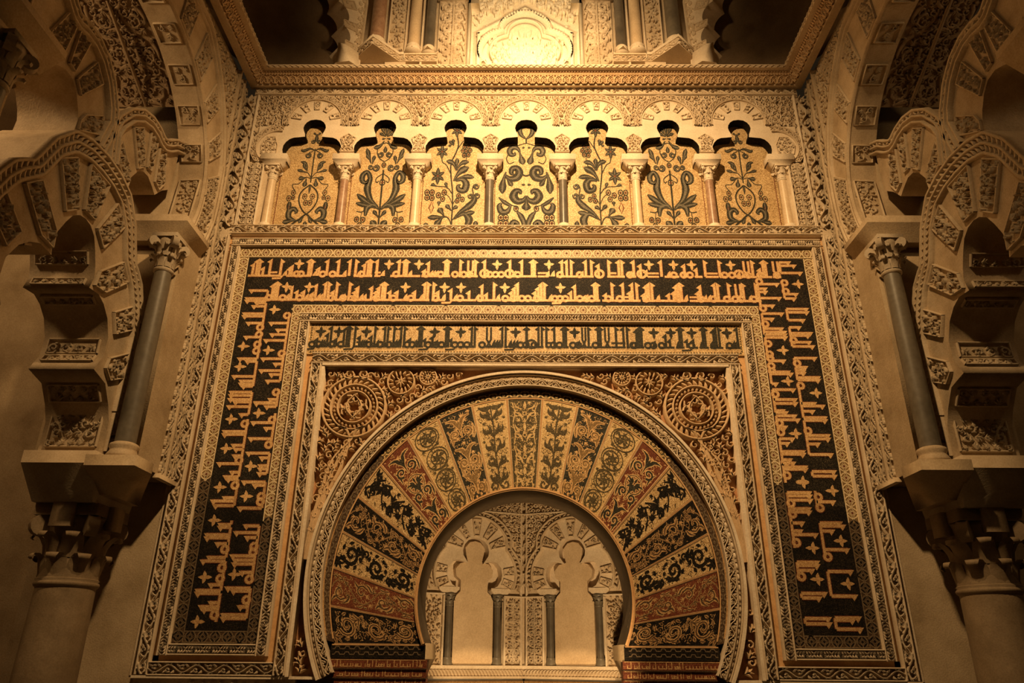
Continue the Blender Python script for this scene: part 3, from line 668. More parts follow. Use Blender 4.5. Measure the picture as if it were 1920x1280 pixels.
def voussoir(i, s):
    F, wi, wo, L = wedge_map(i, s); bgm, fg, kind = KIND[i]; mb = MB()
    Nn = 8; U, V = np.meshgrid(np.linspace(-1, 1, Nn + 1), np.linspace(0, 1, 7)); P = F(U.ravel(), V.ravel(), np.full(U.size, HV)); j = np.arange(6)[:, None] * (Nn + 1) + np.arange(Nn)[None]
    mb.add(P, np.stack([j, j + 1, j + Nn + 2, j + Nn + 1], -1).reshape(-1, 4), bgm)
    o = mb.build('voussoir', vt)
    mb = MB(); G = lambda u, v, h: F(2 * u / (wi + (wo - wi) * v / L), v / L, h)
    r = random.Random(100 + i)
    wm = (wi + wo) / 2; fine = []
    global rng
    keep, rng = rng, r
    for P, w in pat_fill(rect(-wm * 0.43, 0.02, wm * 0.43, L - 0.02), 0.036 if kind != 'tangle' else 0.05, r, lw=0.16, jitter=0.6): fine.append((P, np.asarray(w) * 0.7))
    rng = keep
    for P, w in fine:
        wl = (wi + (wo - wi) * np.clip(P[:, 1] / L, 0, 1)) / wm; P = np.stack([P[:, 0] * wl, np.clip(P[:, 1], 0.012, L - 0.012)], -1); ribbon(mb, G, P, w, HV, HV + 0.001, fg)
    for P, w in voussoir_art(kind, (wi + wo) / 2 * 0.86, L, r):
        P = np.asarray(P, float); wl = (wi + (wo - wi) * np.clip(P[:, 1] / L, 0, 1)) / ((wi + wo) / 2); P = np.stack([P[:, 0] * wl, np.clip(P[:, 1], 0.012, L - 0.012)], -1)
        if kind in ('pome', 'scroll'):
            ribbon(mb, G, P, np.asarray(w) + 0.012, HV, HV + 0.0015, fg); ribbon(mb, G, P, np.maximum(np.asarray(w) - 0.004, 0.003), HV, HV + 0.0025, 'green' if kind == 'pome' else 'border')
        elif kind in ('vine', 'curl') and fg == 'oldgold':
            ribbon(mb, G, P, w, HV, HV + 0.0015, fg); ribbon(mb, G, P, np.asarray(w) * 0.35, HV, HV + 0.0025, 'oldborder')
        else: ribbon(mb, G, P, w, HV, HV + 0.002, fg)
    c = mb.build('ornament', vt); c.parent = o; c.location = (0, 0, 0)
    mb = MB(); m = 'redwood'
    for e in (-1, 1): ribbon(mb, F, [(e * 0.97, 0), (e * 0.97, 1)], 0.05, HV, HV + 0.004, m); ribbon(mb, F, [(e * 0.93, 0), (e * 0.93, 1)], 0.02, HV, HV + 0.003, 'whiteline' if i < 5 else 'oldline')
    c = mb.build('joint_line', vt); c.parent = o; c.location = (0, 0, 0)
voussoir(0, -1)
for i in range(1, 10):
    for s in (-1, 1): voussoir(i, s)
# springing courses below the voussoirs
for s in (-1, 1):
    mb = MB(); base = lambda u, v, h: FAC(s * u, v, h)
    prism(mb, base, [(0.88, 1.60), (1.72, 1.60), (1.72, 1.715), (0.88, 1.715)], -0.16, HV, 'olddark')
    for zc in (1.69, 1.645):
        n = 9
        for i in range(n):
            x = 0.92 + i * 0.087; ribbon(mb, base, [(x, zc - 0.012), (x + 0.02, zc - 0.012), (x + 0.03, zc + 0.008), (x + 0.058, zc + 0.008), (x + 0.068, zc - 0.012), (x + 0.087, zc - 0.012)], 0.008, HV, HV + 0.002, 'oldline')
    ribbon(mb, base, [(0.89, 1.712), (1.71, 1.712)], 0.01, HV, HV + 0.003, 'redwood')
    mb.build('springing_border', vt)
it = thing('red_springer_bands', 'dark red bands with faint gold inscription at both springings of the arch', 'mosaic band', (0, 0, 1.38))
for s in (-1, 1):
    base = lambda u, v, h: FAC(s * u, v, h)
    for q, (za, zb) in enumerate(((1.525, 1.595), (1.45, 1.517), (1.38, 1.443))):
        mb = MB(); x1 = math.sqrt(1.848 ** 2 - (zb - EC) ** 2) + 0.02
        prism(mb, base, rect(0.86, za, x1, zb), -0.16, -0.02 + 0.0 * q, 'red'); prism(mb, base, rect(0.86, za - 0.009, x1, za), -0.16, -0.005, 'oldborder'); ribbon(mb, base, [(0.87, zb - 0.005), (x1, zb - 0.005)], 0.006, -0.02, -0.018, 'oldgold')
        x = 0.9
        while x < x1 - 0.06:
            k_ = rng.random(); hgt = (zb - za) * (0.78 if k_ < 0.35 else 0.4)
            ribbon(mb, base, [(x, za + 0.008), (x, za + 0.008 + hgt)], 0.008, -0.02, -0.0185, 'oldgold'); 
            if k_ > 0.4: ribbon(mb, base, [(x, za + 0.012), (x + 0.03, za + 0.012)], 0.008, -0.02, -0.0185, 'oldgold')
            if k_ > 0.8: P, w = ring(x + 0.015, za + 0.02, 0.009, 0.006, 8); ribbon(mb, base, P, w, -0.02, -0.0185, 'oldgold')
            x += rng.uniform(0.016, 0.036)
        mb.build('inscription_course', it)
# dado carving under the frame
for s in (-1, 1):
    t = thing('dado_carving', ('left' if s < 0 else 'right') + ' low carved dado panel below the inscription frame', 'carved panel', (s * 2.7, 0, 1.0))
    base = lambda u, v, h: FAC(s * u, v, h)
    mb = MB(); prism(mb, base, rect(2.0, 0.0, 3.42, 1.43), -0.16, -0.02, 'stone'); prism(mb, base, rect(1.83, 1.43, 3.42, 1.452), -0.16, 0.035, 'pale'); prism(mb, base, rect(1.3, 0.0, 2.0, 1.37), -0.16, -0.02, 'plaster'); mb.build('ground', t)
    mb = MB(); stamp(mb, base, pat_fill(rect(2.03, 1.16, 3.40, 1.425), 0.05, rng), -0.02, 0.015, 'stone'); mb.build('relief', t)

# ================================================================== BLIND ARCADE ABOVE THE FRAME
rng = random.Random(11)
PITCH = 0.843; AX = [(-3.5 + i) * PITCH + 0.015 for i in range(8)]
TREF = [(0.272, 6.92), (0.30, 7.0), (0.333, 7.03), (0.346, 7.09), (0.342, 7.15), (0.318, 7.20), (0.28, 7.243), (0.235, 7.265), (0.17, 7.272), (0.10, 7.28), (0.105, 7.32), (0.125, 7.37), (0.134, 7.41), (0.125, 7.455), (0.10, 7.495), (0.06, 7.525), (0, 7.535)]
AC = 7.507
ORD = ['leftmost', 'second from the left', 'third from the left', 'middle', 'third from the right', 'second from the right', 'rightmost']

def poly_fill_pat(mb, F, poly, r, h0, h1, mat, frame=0.012, ground=None):
    """framed carved panel: sunk ground, raised rim, leaf filling"""
    P = np.asarray(poly, float)
    mb.ngon(F(P[:, 0], P[:, 1], np.full(len(P), h0)), ground or mat)
    Q = np.vstack([P, P[:1]])
    for a, b in zip(Q[:-1], Q[1:]): ribbon(mb, F, [a, b], frame, h0, h0 + (h1 - h0) * 0.75, mat, 0.8)
    stamp(mb, F, pat_fill(poly, r, rng, lw=0.3), h0, h1, mat, top=0.7)
def vous_poly(c, cz, r0, r1, a, da, da2=None):
    da2 = da if da2 is None else da2; t = lambda r, q: (c + r * math.sin(q), cz + r * math.cos(q))
    return [t(r0, a - da2), t(r0, a + da2), t(r1, a + da), t(r1, a), t(r1, a - da)]

for i in range(7):
    c = (AX[i] + AX[i + 1]) / 2; t = thing('trefoil_arch', ORD[i] + ' of the seven small trefoil arches in the blind arcade', 'arch', (c, 0, 6.9), 'trefoil arches of the blind arcade')
    half = PITCH / 2; lx = 0.30 if i == 0 else half; rx = 0.30 if i == 6 else half
    xl = c - half - (0.24 if i == 0 else 0); xr = c + half + (0.24 if i == 6 else 0)
    in_ = [(c + x, z) for x, z in TREF] ; inl = [(c - x, z) for x, z in TREF][::-1]
    mb = MB(); out = [(xr, 6.92), (xr, 7.435)]
    out += [(c + 0.33 * math.sin(q), AC + 0.33 * math.cos(q)) for q in np.linspace(1.8, -1.8, 24)] + [(xl, 7.435), (xl, 6.92)]
    P = inl[::-1] if False else None
    poly = [(c + x, z) for x, z in TREF] + [(c - x, z) for x, z in TREF[::-1][1:]] + [(xl, 6.92), (xl, 7.435)] + [(c + 0.33 * math.sin(q), AC + 0.33 * math.cos(q)) for q in np.linspace(-1.8, 1.8, 24)] + [(xr, 7.435), (xr, 6.92)]
    prism(mb, FAC, poly, -0.16, 0.0, 'pale', side='olddark'); mb.build('arch_body', t)
    mb = MB(); PA = polar(c, AC, 0)
    arcband(mb, 0.315, 0.327, 0.0, 0.022, 'stone', 0.8, 1.75, 34, PA); arcband(mb, 0.385, 0.397, -0.02, 0.022, 'stone', 0.8, 1.75, 34, PA)
    A = np.linspace(-1.78, 1.78, 34); quadstrip(mb, PA, np.stack([A, np.full(34, .30)], -1), np.stack([A, np.full(34, .39)], -1), 0.001, -0.012, 'stone')
    Fv = lambda u, v, h: PA(u / 0.356, 0.356 + v, h)
    for P, w in pat_vine(3.5 * 0.356, 0.055, rng, 1.1, 0.15): ribbon(mb, Fv, P - np.array([1.75 * 0.356, 0]), w, -0.006, 0.022, 'stone', 0.7)
    mb.build('carved_archivolt', t)
    for a in (0, 0.62, -0.62, 1.28, -1.28):
        big = abs(a) > 1; mb = MB()
        poly_fill_pat(mb, FAC, vous_poly(c, AC, 0.175 if not big else 0.18, 0.295, a, 0.135, 0.15), 0.026, -0.0005, 0.026, 'stone', 0.009); mb.build('carved_voussoir', t)
    if i in (0, 6):
        s = -1 if i == 0 else 1; mb = MB(); cx = c + s * 0.50
        poly_fill_pat(mb, FAC, [(cx - 0.09, 7.03), (cx + 0.09, 7.03), (cx + s * 0.12 if s > 0 else cx + 0.09, 7.15), (cx + 0.05, 7.27), (cx - 0.05, 7.27), (cx - 0.10, 7.16)], 0.03, -0.0005, 0.018, 'stone', 0.009); mb.build('carved_voussoir', t)
        mb = MB(); PB = polar(c + s * 0.42, 7.12, 0)
        for a0, a1 in ((-0.2, 2.35),):
            A = np.linspace(a0, a1, 20) * s
            quadstrip(mb, PB, np.stack([A, np.full(20, .235)], -1), np.stack([A, np.full(20, .30)], -1), 0.012, 0.012, 'stone')
            for rr in (0.235, 0.30): ribbon(mb, PB, np.stack([A, np.full(20, rr)], -1), 0.012, 0.0, 0.026, 'stone', 0.8)
            Fv = lambda u, v, h: PB(u / 0.267, 0.267 + v, h)
            for P, w in pat_vine(2.5 * 0.267, 0.05, rng, 1.1, 0.15): ribbon(mb, Fv, (P - np.array([0.2 * 0.267, 0])) * np.array([s, 1]), w, 0.0, 0.028, 'stone', 0.7)
        mb.build('carved_archivolt', t)

# carved field above and beside the arches, with pier panels
t = thing('arcade_carved_field', 'dense leaf-carved stucco field filling the spandrels above the seven small arches', 'carved panel', (0, 0, 7.4))
mb = MB()
for i in range(7):
    c = (AX[i] + AX[i + 1]) / 2; q = np.linspace(-1.78, 1.78, 37); A = np.stack([c + 0.31 * np.sin(q), AC + 0.31 * np.cos(q)], -1); B = []
    for a in q:
        dx, dz = math.sin(a), math.cos(a); tt = min(PITCH / 2 / max(abs(dx), 1e-6), (7.89 - AC) / dz if dz > 1e-6 else 9); B.append((c + dx * tt, AC + dz * tt))
    B = np.array(B); quadstrip(mb, FAC, A, B, -0.035, -0.035, 'stone')
    for e in (-1, 1): mb.ngon(FAC(c + e * np.array([PITCH / 2, PITCH / 2, PITCH / 2 - 0.11]), np.array([7.8, 7.89, 7.89]), np.full(3, -0.0352)), 'stone')
for s in (-1, 1): prism(mb, FAC, rect(min(s * 3.46, s * 2.95), 6.9, max(s * 3.46, s * 2.95), 7.89), -0.16, -0.0355, 'stone'); prism(mb, FAC, rect(min(s * 3.46, s * 3.24), 6.03, max(s * 3.46, s * 3.24), 7.0), -0.16, -0.036, 'stone')
mb.build('ground', t)
mb = MB(); z = 7.0; row = 0
while z < 7.87:
    x = -3.22 + (0.034 if row % 2 else 0)
    while x < 3.23:
        ok = all(math.hypot(x - (AX[i] + AX[i + 1]) / 2, z - AC) > 0.405 for i in range(7)) and (z > 7.45 or abs(x) > 3.20) and not any(math.hypot(x - sx * 2.97, z - 7.12) < 0.31 for sx in (-1, 1))
        if ok:
            a = rng.uniform(0, 6.28)
            if rng.random() < 0.5: P, w = spiral(x, z, 0.032, a, 1.05, 0.016, rng.choice((-1, 1)), 9); ribbon(mb, FAC, P, w, -0.035, 0.012, 'stone', 0.65)
            else:
                for P, w in fan(x - .03 * math.cos(a), z - .03 * math.sin(a), a, 0.07, 0.018, 4, 1.7): ribbon(mb, FAC, P, w, -0.035, 0.012, 'stone', 0.65)
        x += 0.067
    z += 0.058; row += 1
mb.build('leaf_carving', t)
for s in (-1, 1):
    mb = MB(); ribbon(mb, FAC, [(s * 3.245, 6.03), (s * 3.245, 7.89)], 0.03, -0.05, 0.03, 'pale', 0.7)
    band(mb, (s * 3.325, 6.03), (s * 3.325, 7.89), 0.12, 'vine', -0.02, 0.03, 'stone', rng, ground='stone', rim=0.0); mb.build('border_strip', t)
for i in range(1, 7):
    x = AX[i]; mb = MB(); poly_fill_pat(mb, FAC, [(x - 0.085, 7.055), (x + 0.085, 7.055), (x + 0.055, 7.15), (x + 0.09, 7.25), (x, 7.315), (x - 0.09, 7.25), (x - 0.055, 7.15)], 0.024, 0.0005, 0.026, 'stone', 0.009); mb.build('pier_panel', t)
t = thing('arcade_top_strip', 'narrow carved strip running just under the great cornice', 'carved strip', (0, 0, 7.89))
mb = MB(); prism(mb, FAC, rect(-3.3, 7.885, 3.3, 8.0), -0.16, 0.01, 'stone'); mb.build('ground', t)
mb = MB(); band(mb, (-3.28, 7.945), (3.28, 7.945), 0.10, 'vine', 0.01, 0.04, 'stone', rng, rim=0.016); mb.build('relief', t)
for s in (-1, 1):
    t = thing('arcade_end_panel', ('left' if s < 0 else 'right') + ' upright carved panel closing the end of the blind arcade', 'carved panel', (s * 3.13, 0, 6.04))
    base = lambda u, v, h: FAC(s * 3.135 + u, 6.045 + v, h)
    mb = MB(); prism(mb, FAC, rect(min(s * 2.985, s * 3.24), 6.035, max(s * 2.985, s * 3.24), 6.92), -0.16, -0.01, 'stone'); mb.build('ground', t)
    mb = MB(); stamp(mb, base, pat_tree(0.17, 0.84, rng, 0.08), -0.01, 0.03, 'stone')
    stamp(mb, base, pat_fill(rect(-0.085, 0.0, 0.085, 0.84), 0.035, rng), -0.01, 0.022, 'stone')
    for e in (-1, 1): ribbon(mb, base, [(e * 0.095, 0), (e * 0.095, 0.85)], 0.016, -0.01, 0.03, 'pale', 0.8)
    mb.build('relief', t)

# colonnettes
SH = ['palemarble', 'redmarble', 'palemarble', 'darkmarble', 'darkmarble', 'palemarble', 'redmarble', 'palemarble']
SHN = ['pale yellow', 'mottled red', 'pale cream', 'dark grey', 'dark grey', 'pale cream', 'mottled red', 'pale yellow']
SHW = ['at the far left end of the blind arcade', 'between the two leftmost arcade mosaics', 'between the second and third arcade mosaics from the left', 'left of the middle arcade mosaic', 'right of the middle arcade mosaic', 'between the second and third arcade mosaics from the right', 'between the two rightmost arcade mosaics', 'at the far right end of the blind arcade']
def capital_leaves(mb, c, z0, z1, r0, r1, n, rows, mat, depth):
    """rows of upright leaves whose tips curl outwards, around a bell"""
    for k in range(rows):
        za = z0 + (z1 - z0) * k / rows * 0.9; zb = za + (z1 - z0) / rows * 0.92; ra = r0 + (r1 - r0) * k / rows; rb = r0 + (r1 - r0) * (k + 1) / rows
        for i in range(n):
            a = (i + 0.5 * (k % 2)) / n * 2 * math.pi; w = 2 * math.pi * ra / n * 0.86
            prof = [(ra, za, w), (ra * 1.04, za + (zb - za) * 0.5, w * 1.05), (rb * 1.10, za + (zb - za) * 0.82, w * 0.95), (rb * 1.10 + depth * 0.7, zb, w * 0.75), (rb * 1.1 + depth, zb - (zb - za) * 0.1, w * 0.6), (rb * 1.1 + depth * 0.8, zb - (zb - za) * 0.25, w * 0.4)]
            ca, sa = math.cos(a), math.sin(a); V = []
            for rr, z, ww in prof:
                for e in (-0.5, 0, 0.5):
                    rq = rr - (0.1 * ww if e else -0.06 * ww); V.append((c[0] + rq * ca - e * ww * sa, c[1] + rq * sa + e * ww * ca, c[2] + z))
            m = len(prof); j = np.arange(m - 1)[:, None] * 3 + np.arange(2)[None]; mb.add(V, np.stack([j, j + 1, j + 4, j + 3], -1).reshape(-1, 4), mat)
def volutes(mb, c, z, r, size, mat, rot=math.pi / 4, n=4):
    for i in range(n):
        a = rot + i * 2 * math.pi / n; d = np.array([math.cos(a), math.sin(a), 0]); sd = np.array([-math.sin(a), math.cos(a), 0]); cc = np.array(c) + d * r + np.array([0, 0, z])
        q = np.linspace(0, 2 * math.pi, 15)[:-1]; P = np.stack([np.cos(q), np.sin(q)], -1) * size
        L = [cc - sd * size * 0.5 + d * p[0] + np.array([0, 0, 1]) * p[1] for p in P]; R = [cc + sd * size * 0.5 + d * p[0] + np.array([0, 0, 1]) * p[1] for p in P]
        hull(mb, L, R, mat)
def colonnette(x, i):
    c = (x, 0.045, 6.035); t = thing('colonnette', SHN[i] + ' marble colonnette ' + SHW[i], 'column', c, 'colonnettes of the blind arcade')
    mb = MB(); lathe(mb, [(0.001, 0), (0.075, 0), (0.078, 0.018), (0.066, 0.03), (0.07, 0.045), (0.052, 0.058), (0.001, 0.058)], c, 'pale', 20); mb.build('base', t, True)
    mb = MB(); lathe(mb, [(0.052, 0.055), (0.049, 0.3), (0.046, 0.645)], c, SH[i], 22); mb.build('shaft', t, True)
    mb = MB(); lathe(mb, [(0.046, 0.64), (0.055, 0.648), (0.055, 0.662), (0.047, 0.668), (0.052, 0.74), (0.07, 0.80), (0.08, 0.815)], c, 'pale', 18)
    capital_leaves(mb, c, 0.67, 0.80, 0.05, 0.062, 7, 2, 'pale', 0.022); volutes(mb, c, 0.792, 0.082, 0.026, 'pale')
    box(mb, (x - 0.085, -0.04, 6.845), (x + 0.085, 0.12, 6.868), 'pale'); mb.build('capital', t)
    mb = MB(); lo = [(x - 0.095, -0.03, 6.866), (x + 0.095, -0.03, 6.866), (x + 0.095, 0.13, 6.866), (x - 0.095, 0.13, 6.866)]; md = [(x - 0.152, -0.035, 6.935), (x + 0.152, -0.035, 6.935), (x + 0.152, 0.155, 6.935), (x - 0.152, 0.155, 6.935)]
    hull(mb, lo, md, 'pale'); box(mb, (x - 0.152, -0.035, 6.935), (x + 0.152, 0.155, 7.012), 'pale'); mb.build('impost', t)
for i in range(8): colonnette(AX[i] if i not in (0, 7) else AX[i], i)

# the seven mosaics: strokes drawn on a sheet 492 units per bay, axis at 0, y down from 840 to 215
def sh(kind, *a):
    if kind == 'L': x0, y0, x1, y1, w = a[:5]; return [('f', *drop(x0, -y0, x1, -y1, w, a[5] if len(a) > 5 else 0.0))]
    if kind == 'A': x0, y0, x1, y1, w = a[:5]; return [('f', *leaf(x0, -y0, x1, -y1, w, a[5] if len(a) > 5 else 0.0))]
    if kind == 'S': P = np.array(a[0], float) * [1, -1]; return [('s', smoothline(P, 4 * len(P)), np.full(4 * len(P), a[1]))]
    if kind == 'W':
        P = np.array(a[0], float) * [1, -1]; n = 5 * len(P); return [('f', smoothline(P, n), np.interp(np.linspace(0, 1, n), np.linspace(0, 1, len(P)), a[1]))]
    if kind == 'C': cx, cy, r, d = a; return [('f', *spiral(cx, -cy, r, math.pi / 2 - d * 1.2, 1.15, r * 0.55, -d, 16, 0.15, True))]
    if kind == 'O':
        x, y, r = a; out = [('s', *ring(x, -y, r, 4, 14)), ('r', *ring(x, -y, r * 0.3, 4, 8))]
        for q in range(6): out.append(('s', np.array([(x, -y), (x + r * math.cos(q * 1.047), -y + r * math.sin(q * 1.047))]), np.full(2, 1.8)))
        return out
    if kind == 'F':
        x, y, r, n = a; return [('f', *leaf(x + 5 * math.cos(q / n * 6.283 + 1.57), -y + 5 * math.sin(q / n * 6.283 + 1.57), x + r * math.cos(q / n * 6.283 + 1.57), -y + r * math.sin(q / n * 6.283 + 1.57), r * 0.36)) for q in range(n)] + [('r', *ring(x, -y, 5, 5, 8))]
    if kind == 'D': x, y, r = a; return [('r', np.array([(x - r * .5, -y), (x, -y + r), (x + r * .5, -y), (x, -y - r), (x - r * .5, -y)]), np.full(5, 5.0))]
ART = {}
A_ = [('S', [(0, 845), (0, 650), (0, 480)], 8), ('L', 0, 270, 0, 198, 22), ('L', 4, 270, 40, 215, 18), ('L', 5, 275, 52, 250, 18), ('L', 3, 285, 30, 290, 12), ('L', 12, 300, 85, 345, 26, -.15), ('A', 0, 375, 0, 335, 18), ('C', 28, 385, 20, 1), ('S', [(0, 312), (40, 330), (56, 365), (40, 405), (0, 430)], 4),
      ('L', 92, 440, 132, 348, 22), ('L', 84, 445, 72, 392, 18), ('L', 95, 430, 130, 386, 16), ('C', 52, 465, 24, 1), ('C', 92, 462, 18, -1), ('O', 0, 450, 14), ('O', 0, 553, 18), ('W', [(12, 695), (70, 655), (100, 590), (88, 530), (112, 492), (142, 512), (140, 545), (112, 556), (104, 535)], [3, 22, 34, 22, 20, 26, 24, 16, 6]),
      ('L', 10, 700, 168, 622, 30, -.05), ('L', 10, 705, 170, 674, 26), ('W', [(6, 712), (45, 685), (88, 700), (96, 748)], [4, 26, 30, 10]), ('S', [(10, 700), (80, 700), (120, 725), (160, 722)], 5), ('S', [(120, 725), (128, 765)], 3), ('O', 110, 770, 15), ('O', 152, 768, 15), ('O', 130, 800, 15), ('L', 4, 758, 44, 716, 20),
      ('L', 8, 838, 55, 775, 34, .1), ('L', 8, 845, 118, 828, 26), ('S', [(0, 500), (45, 530), (40, 555), (25, 545)], 4)]
B_ = [('S', [(0, 838), (-6, 770), (-4, 690), (-10, 600), (-24, 520), (-28, 440), (0, 380), (18, 330), (10, 280), (4, 245)], 6), ('F', 4, 235, 42, 6), ('F', -96, 368, 44, 6), ('F', -117, 515, 50, 6), ('S', [(-10, 620), (-50, 582), (-120, 576), (-165, 572)], 4), ('S', [(-28, 500), (-60, 450), (-90, 430), (-96, 385)], 4), ('L', -15, 330, -48, 300, 18), ('L', -15, 325, -22, 290, 16), ('S', [(15, 350), (45, 310), (55, 300)], 4), ('L', -26, 320, -52, 335, 14),
      ('O', 75, 365, 12), ('O', 52, 362, 13), ('O', 62, 338, 13), ('O', 90, 336, 13), ('O', 104, 360, 13), ('O', 92, 386, 13), ('O', 62, 390, 13), ('S', [(76, 378), (78, 420), (60, 470), (20, 490)], 3), ('O', -185, 612, 16), ('O', -150, 612, 16), ('O', -183, 642, 16), ('O', -149, 644, 16), ('O', -105, 628, 16), ('O', -66, 612, 16), ('O', -75, 650, 15), ('O', 34, 632, 14), ('O', 26, 660, 14), ('O', 62, 652, 14), ('S', [(-6, 680), (-30, 640), (-66, 615)], 3), ('S', [(-6, 690), (10, 660), (34, 640)], 3),
      ('L', 10, 482, -62, 424, 28, -.2), ('L', 14, 482, 98, 430, 28, .2), ('L', 12, 470, 14, 408, 22), ('L', -4, 545, 98, 462, 40, .12), ('L', 4, 540, 138, 524, 28, .1), ('W', [(8, 545), (55, 535), (84, 560), (72, 598), (38, 596), (28, 575), (45, 565)], [5, 24, 32, 34, 26, 16, 6]), ('L', -10, 718, -50, 682, 22), ('L', -6, 712, 30, 690, 22), ('L', -45, 590, -62, 552, 16), ('L', -120, 576, -160, 562, 18),
      ('W', [(0, 770), (50, 725), (110, 690), (145, 655), (135, 625)], [4, 16, 34, 26, 6]), ('C', 118, 632, 18, -1), ('C', 162, 630, 20, 1), ('S', [(138, 625), (130, 590), (140, 565)], 5), ('C', 155, 575, 20, 1), ('L', 30, 745, 150, 724, 28), ('W', [(10, 765), (75, 735), (112, 765), (100, 800), (70, 806)], [4, 20, 36, 26, 8]), ('S', [(-5, 800), (-30, 760), (-70, 745)], 5),
      ('L', -40, 752, -170, 757, 28), ('L', -60, 745, -118, 805, 32), ('L', -60, 745, -98, 702, 32), ('S', [(0, 800), (-40, 812), (-60, 830)], 6), ('C', -62, 825, 14, 1), ('S', [(0, 800), (40, 812), (60, 830)], 6), ('C', 62, 825, 14, -1), ('L', -75, 838, -170, 828, 18), ('L', 75, 838, 150, 828, 18), ('L', -175, 838, -182, 786, 26), ('L', 160, 835, 158, 775, 24), ('D', -150, 700, 32), ('L', -100, 690, -98, 662, 18)]
C_ = [('W', [(2, 288), (36, 262), (46, 228), (14, 205)], [5, 20, 24, 5]), ('S', [(0, 285), (0, 318)], 7), ('S', [(4, 315), (60, 330), (100, 345), (120, 375), (140, 410), (120, 440), (85, 430)], 4), ('W', [(42, 378), (62, 348), (98, 342), (118, 362), (108, 385), (84, 385), (80, 370)], [5, 20, 28, 28, 24, 16, 5]), ('L', 46, 372, 22, 445, 34), ('A', 12, 340, 30, 345, 10), ('W', [(150, 505), (115, 530), (70, 525), (48, 495), (65, 468), (98, 472), (104, 498), (84, 506)], [6, 28, 38, 36, 32, 28, 20, 6]), ('L', 142, 490, 166, 618, 38, .06), ('L', 142, 520, 96, 575, 26), ('A', 8, 566, 34, 566, 10), ('S', [(30, 505), (0, 515)], 8),
      ('W', [(2, 630), (20, 655), (60, 662), (88, 635), (72, 605), (44, 605), (40, 622)], [6, 24, 36, 40, 32, 22, 8]), ('L', 0, 652, 0, 715, 44), ('W', [(104, 690), (150, 668), (190, 640)], [14, 20, 4]), ('W', [(104, 682), (130, 720), (168, 722), (184, 690), (170, 672)], [5, 26, 32, 24, 8]), ('S', [(60, 700), (80, 690), (104, 686)], 4), ('O', 70, 705, 16), ('W', [(62, 722), (36, 748), (14, 790), (22, 826), (66, 834), (98, 808), (84, 780), (56, 790), (60, 806)], [8, 26, 24, 26, 34, 34, 26, 16, 6]), ('O', 140, 755, 18), ('O', 174, 755, 18), ('O', 140, 788, 18), ('O', 174, 788, 18), ('L', 157, 800, 157, 832, 18)]
D_ = [('A', 0, 405, 0, 330, 26), ('C', 30, 402, 22, 1), ('L', 5, 345, 38, 318, 16), ('S', [(0, 470), (0, 780)], 8), ('W', [(12, 480), (60, 470), (120, 490), (150, 480)], [5, 16, 26, 8]), ('C', 62, 530, 30, 1), ('S', [(0, 480), (40, 500), (62, 505)], 5), ('L', 55, 670, 90, 598, 26, -.2), ('L', 55, 680, 135, 590, 26, .25), ('L', 55, 690, 160, 665, 24), ('S', [(0, 740), (35, 700), (60, 685)], 5), ('L', 50, 735, 135, 745, 36), ('L', 50, 745, 62, 818, 34), ('S', [(0, 745), (60, 735), (120, 790), (190, 800), (150, 860)], 5), ('S', [(0, 800), (70, 850), (98, 905), (85, 970), (40, 1030), (0, 1058)], 9),
      ('O', 40, 905, 24), ('O', 22, 960, 24), ('O', 165, 870, 22), ('O', 205, 920, 24), ('O', 160, 915, 18), ('A', 190, 950, 192, 1040, 34), ('D', 190, 1000, 18), ('S', [(0, 1055), (70, 1105), (140, 1150), (200, 1210)], 12), ('W', [(90, 1112), (130, 1108), (178, 1085), (180, 1035), (140, 1012), (106, 1035), (118, 1055)], [6, 24, 38, 40, 36, 24, 8]), ('L', 110, 1112, 235, 1130, 40), ('L', 120, 1135, 190, 1215, 36), ('L', 0, 1205, 0, 1120, 28), ('L', 22, 1075, 66, 1135, 28), ('L', 50, 1215, 92, 1170, 34), ('A', 0, 800, 0, 880, 14)]
def art(src, mirror, scale=1.0, ybase=840):
    out = []
    for e in src:
        S = sh(*e)
        for k, P, w in S:
            P = P * np.array([1, 1]); P = np.stack([P[:, 0], P[:, 1] + ybase], -1) * scale
            out.append((k, P, np.asarray(w) * scale))
            if mirror and np.abs(P[:, 0]).max() > 4 * scale: out.append((k, P * np.array([-1, 1]), np.asarray(w) * scale))
    return out
SETS = [(art(D_, True, 0.66, 1212), 1), (art(A_, True), 1), (art(B_, False), 1), (art(C_, True), 1), (art(B_, False), -1), (art(A_, True), 1), (art(D_, True, 0.66, 1212), 1)]
MOT = ['a ringed tear-shaped loop of small flowers', 'a central palmette over big paired scrolls', 'a star-flowered vine with round berries', 'a central fleur over paired spirals', 'a star-flowered vine with round berries', 'a central palmette over big paired scrolls', 'a ringed tear-shaped loop of small flowers']
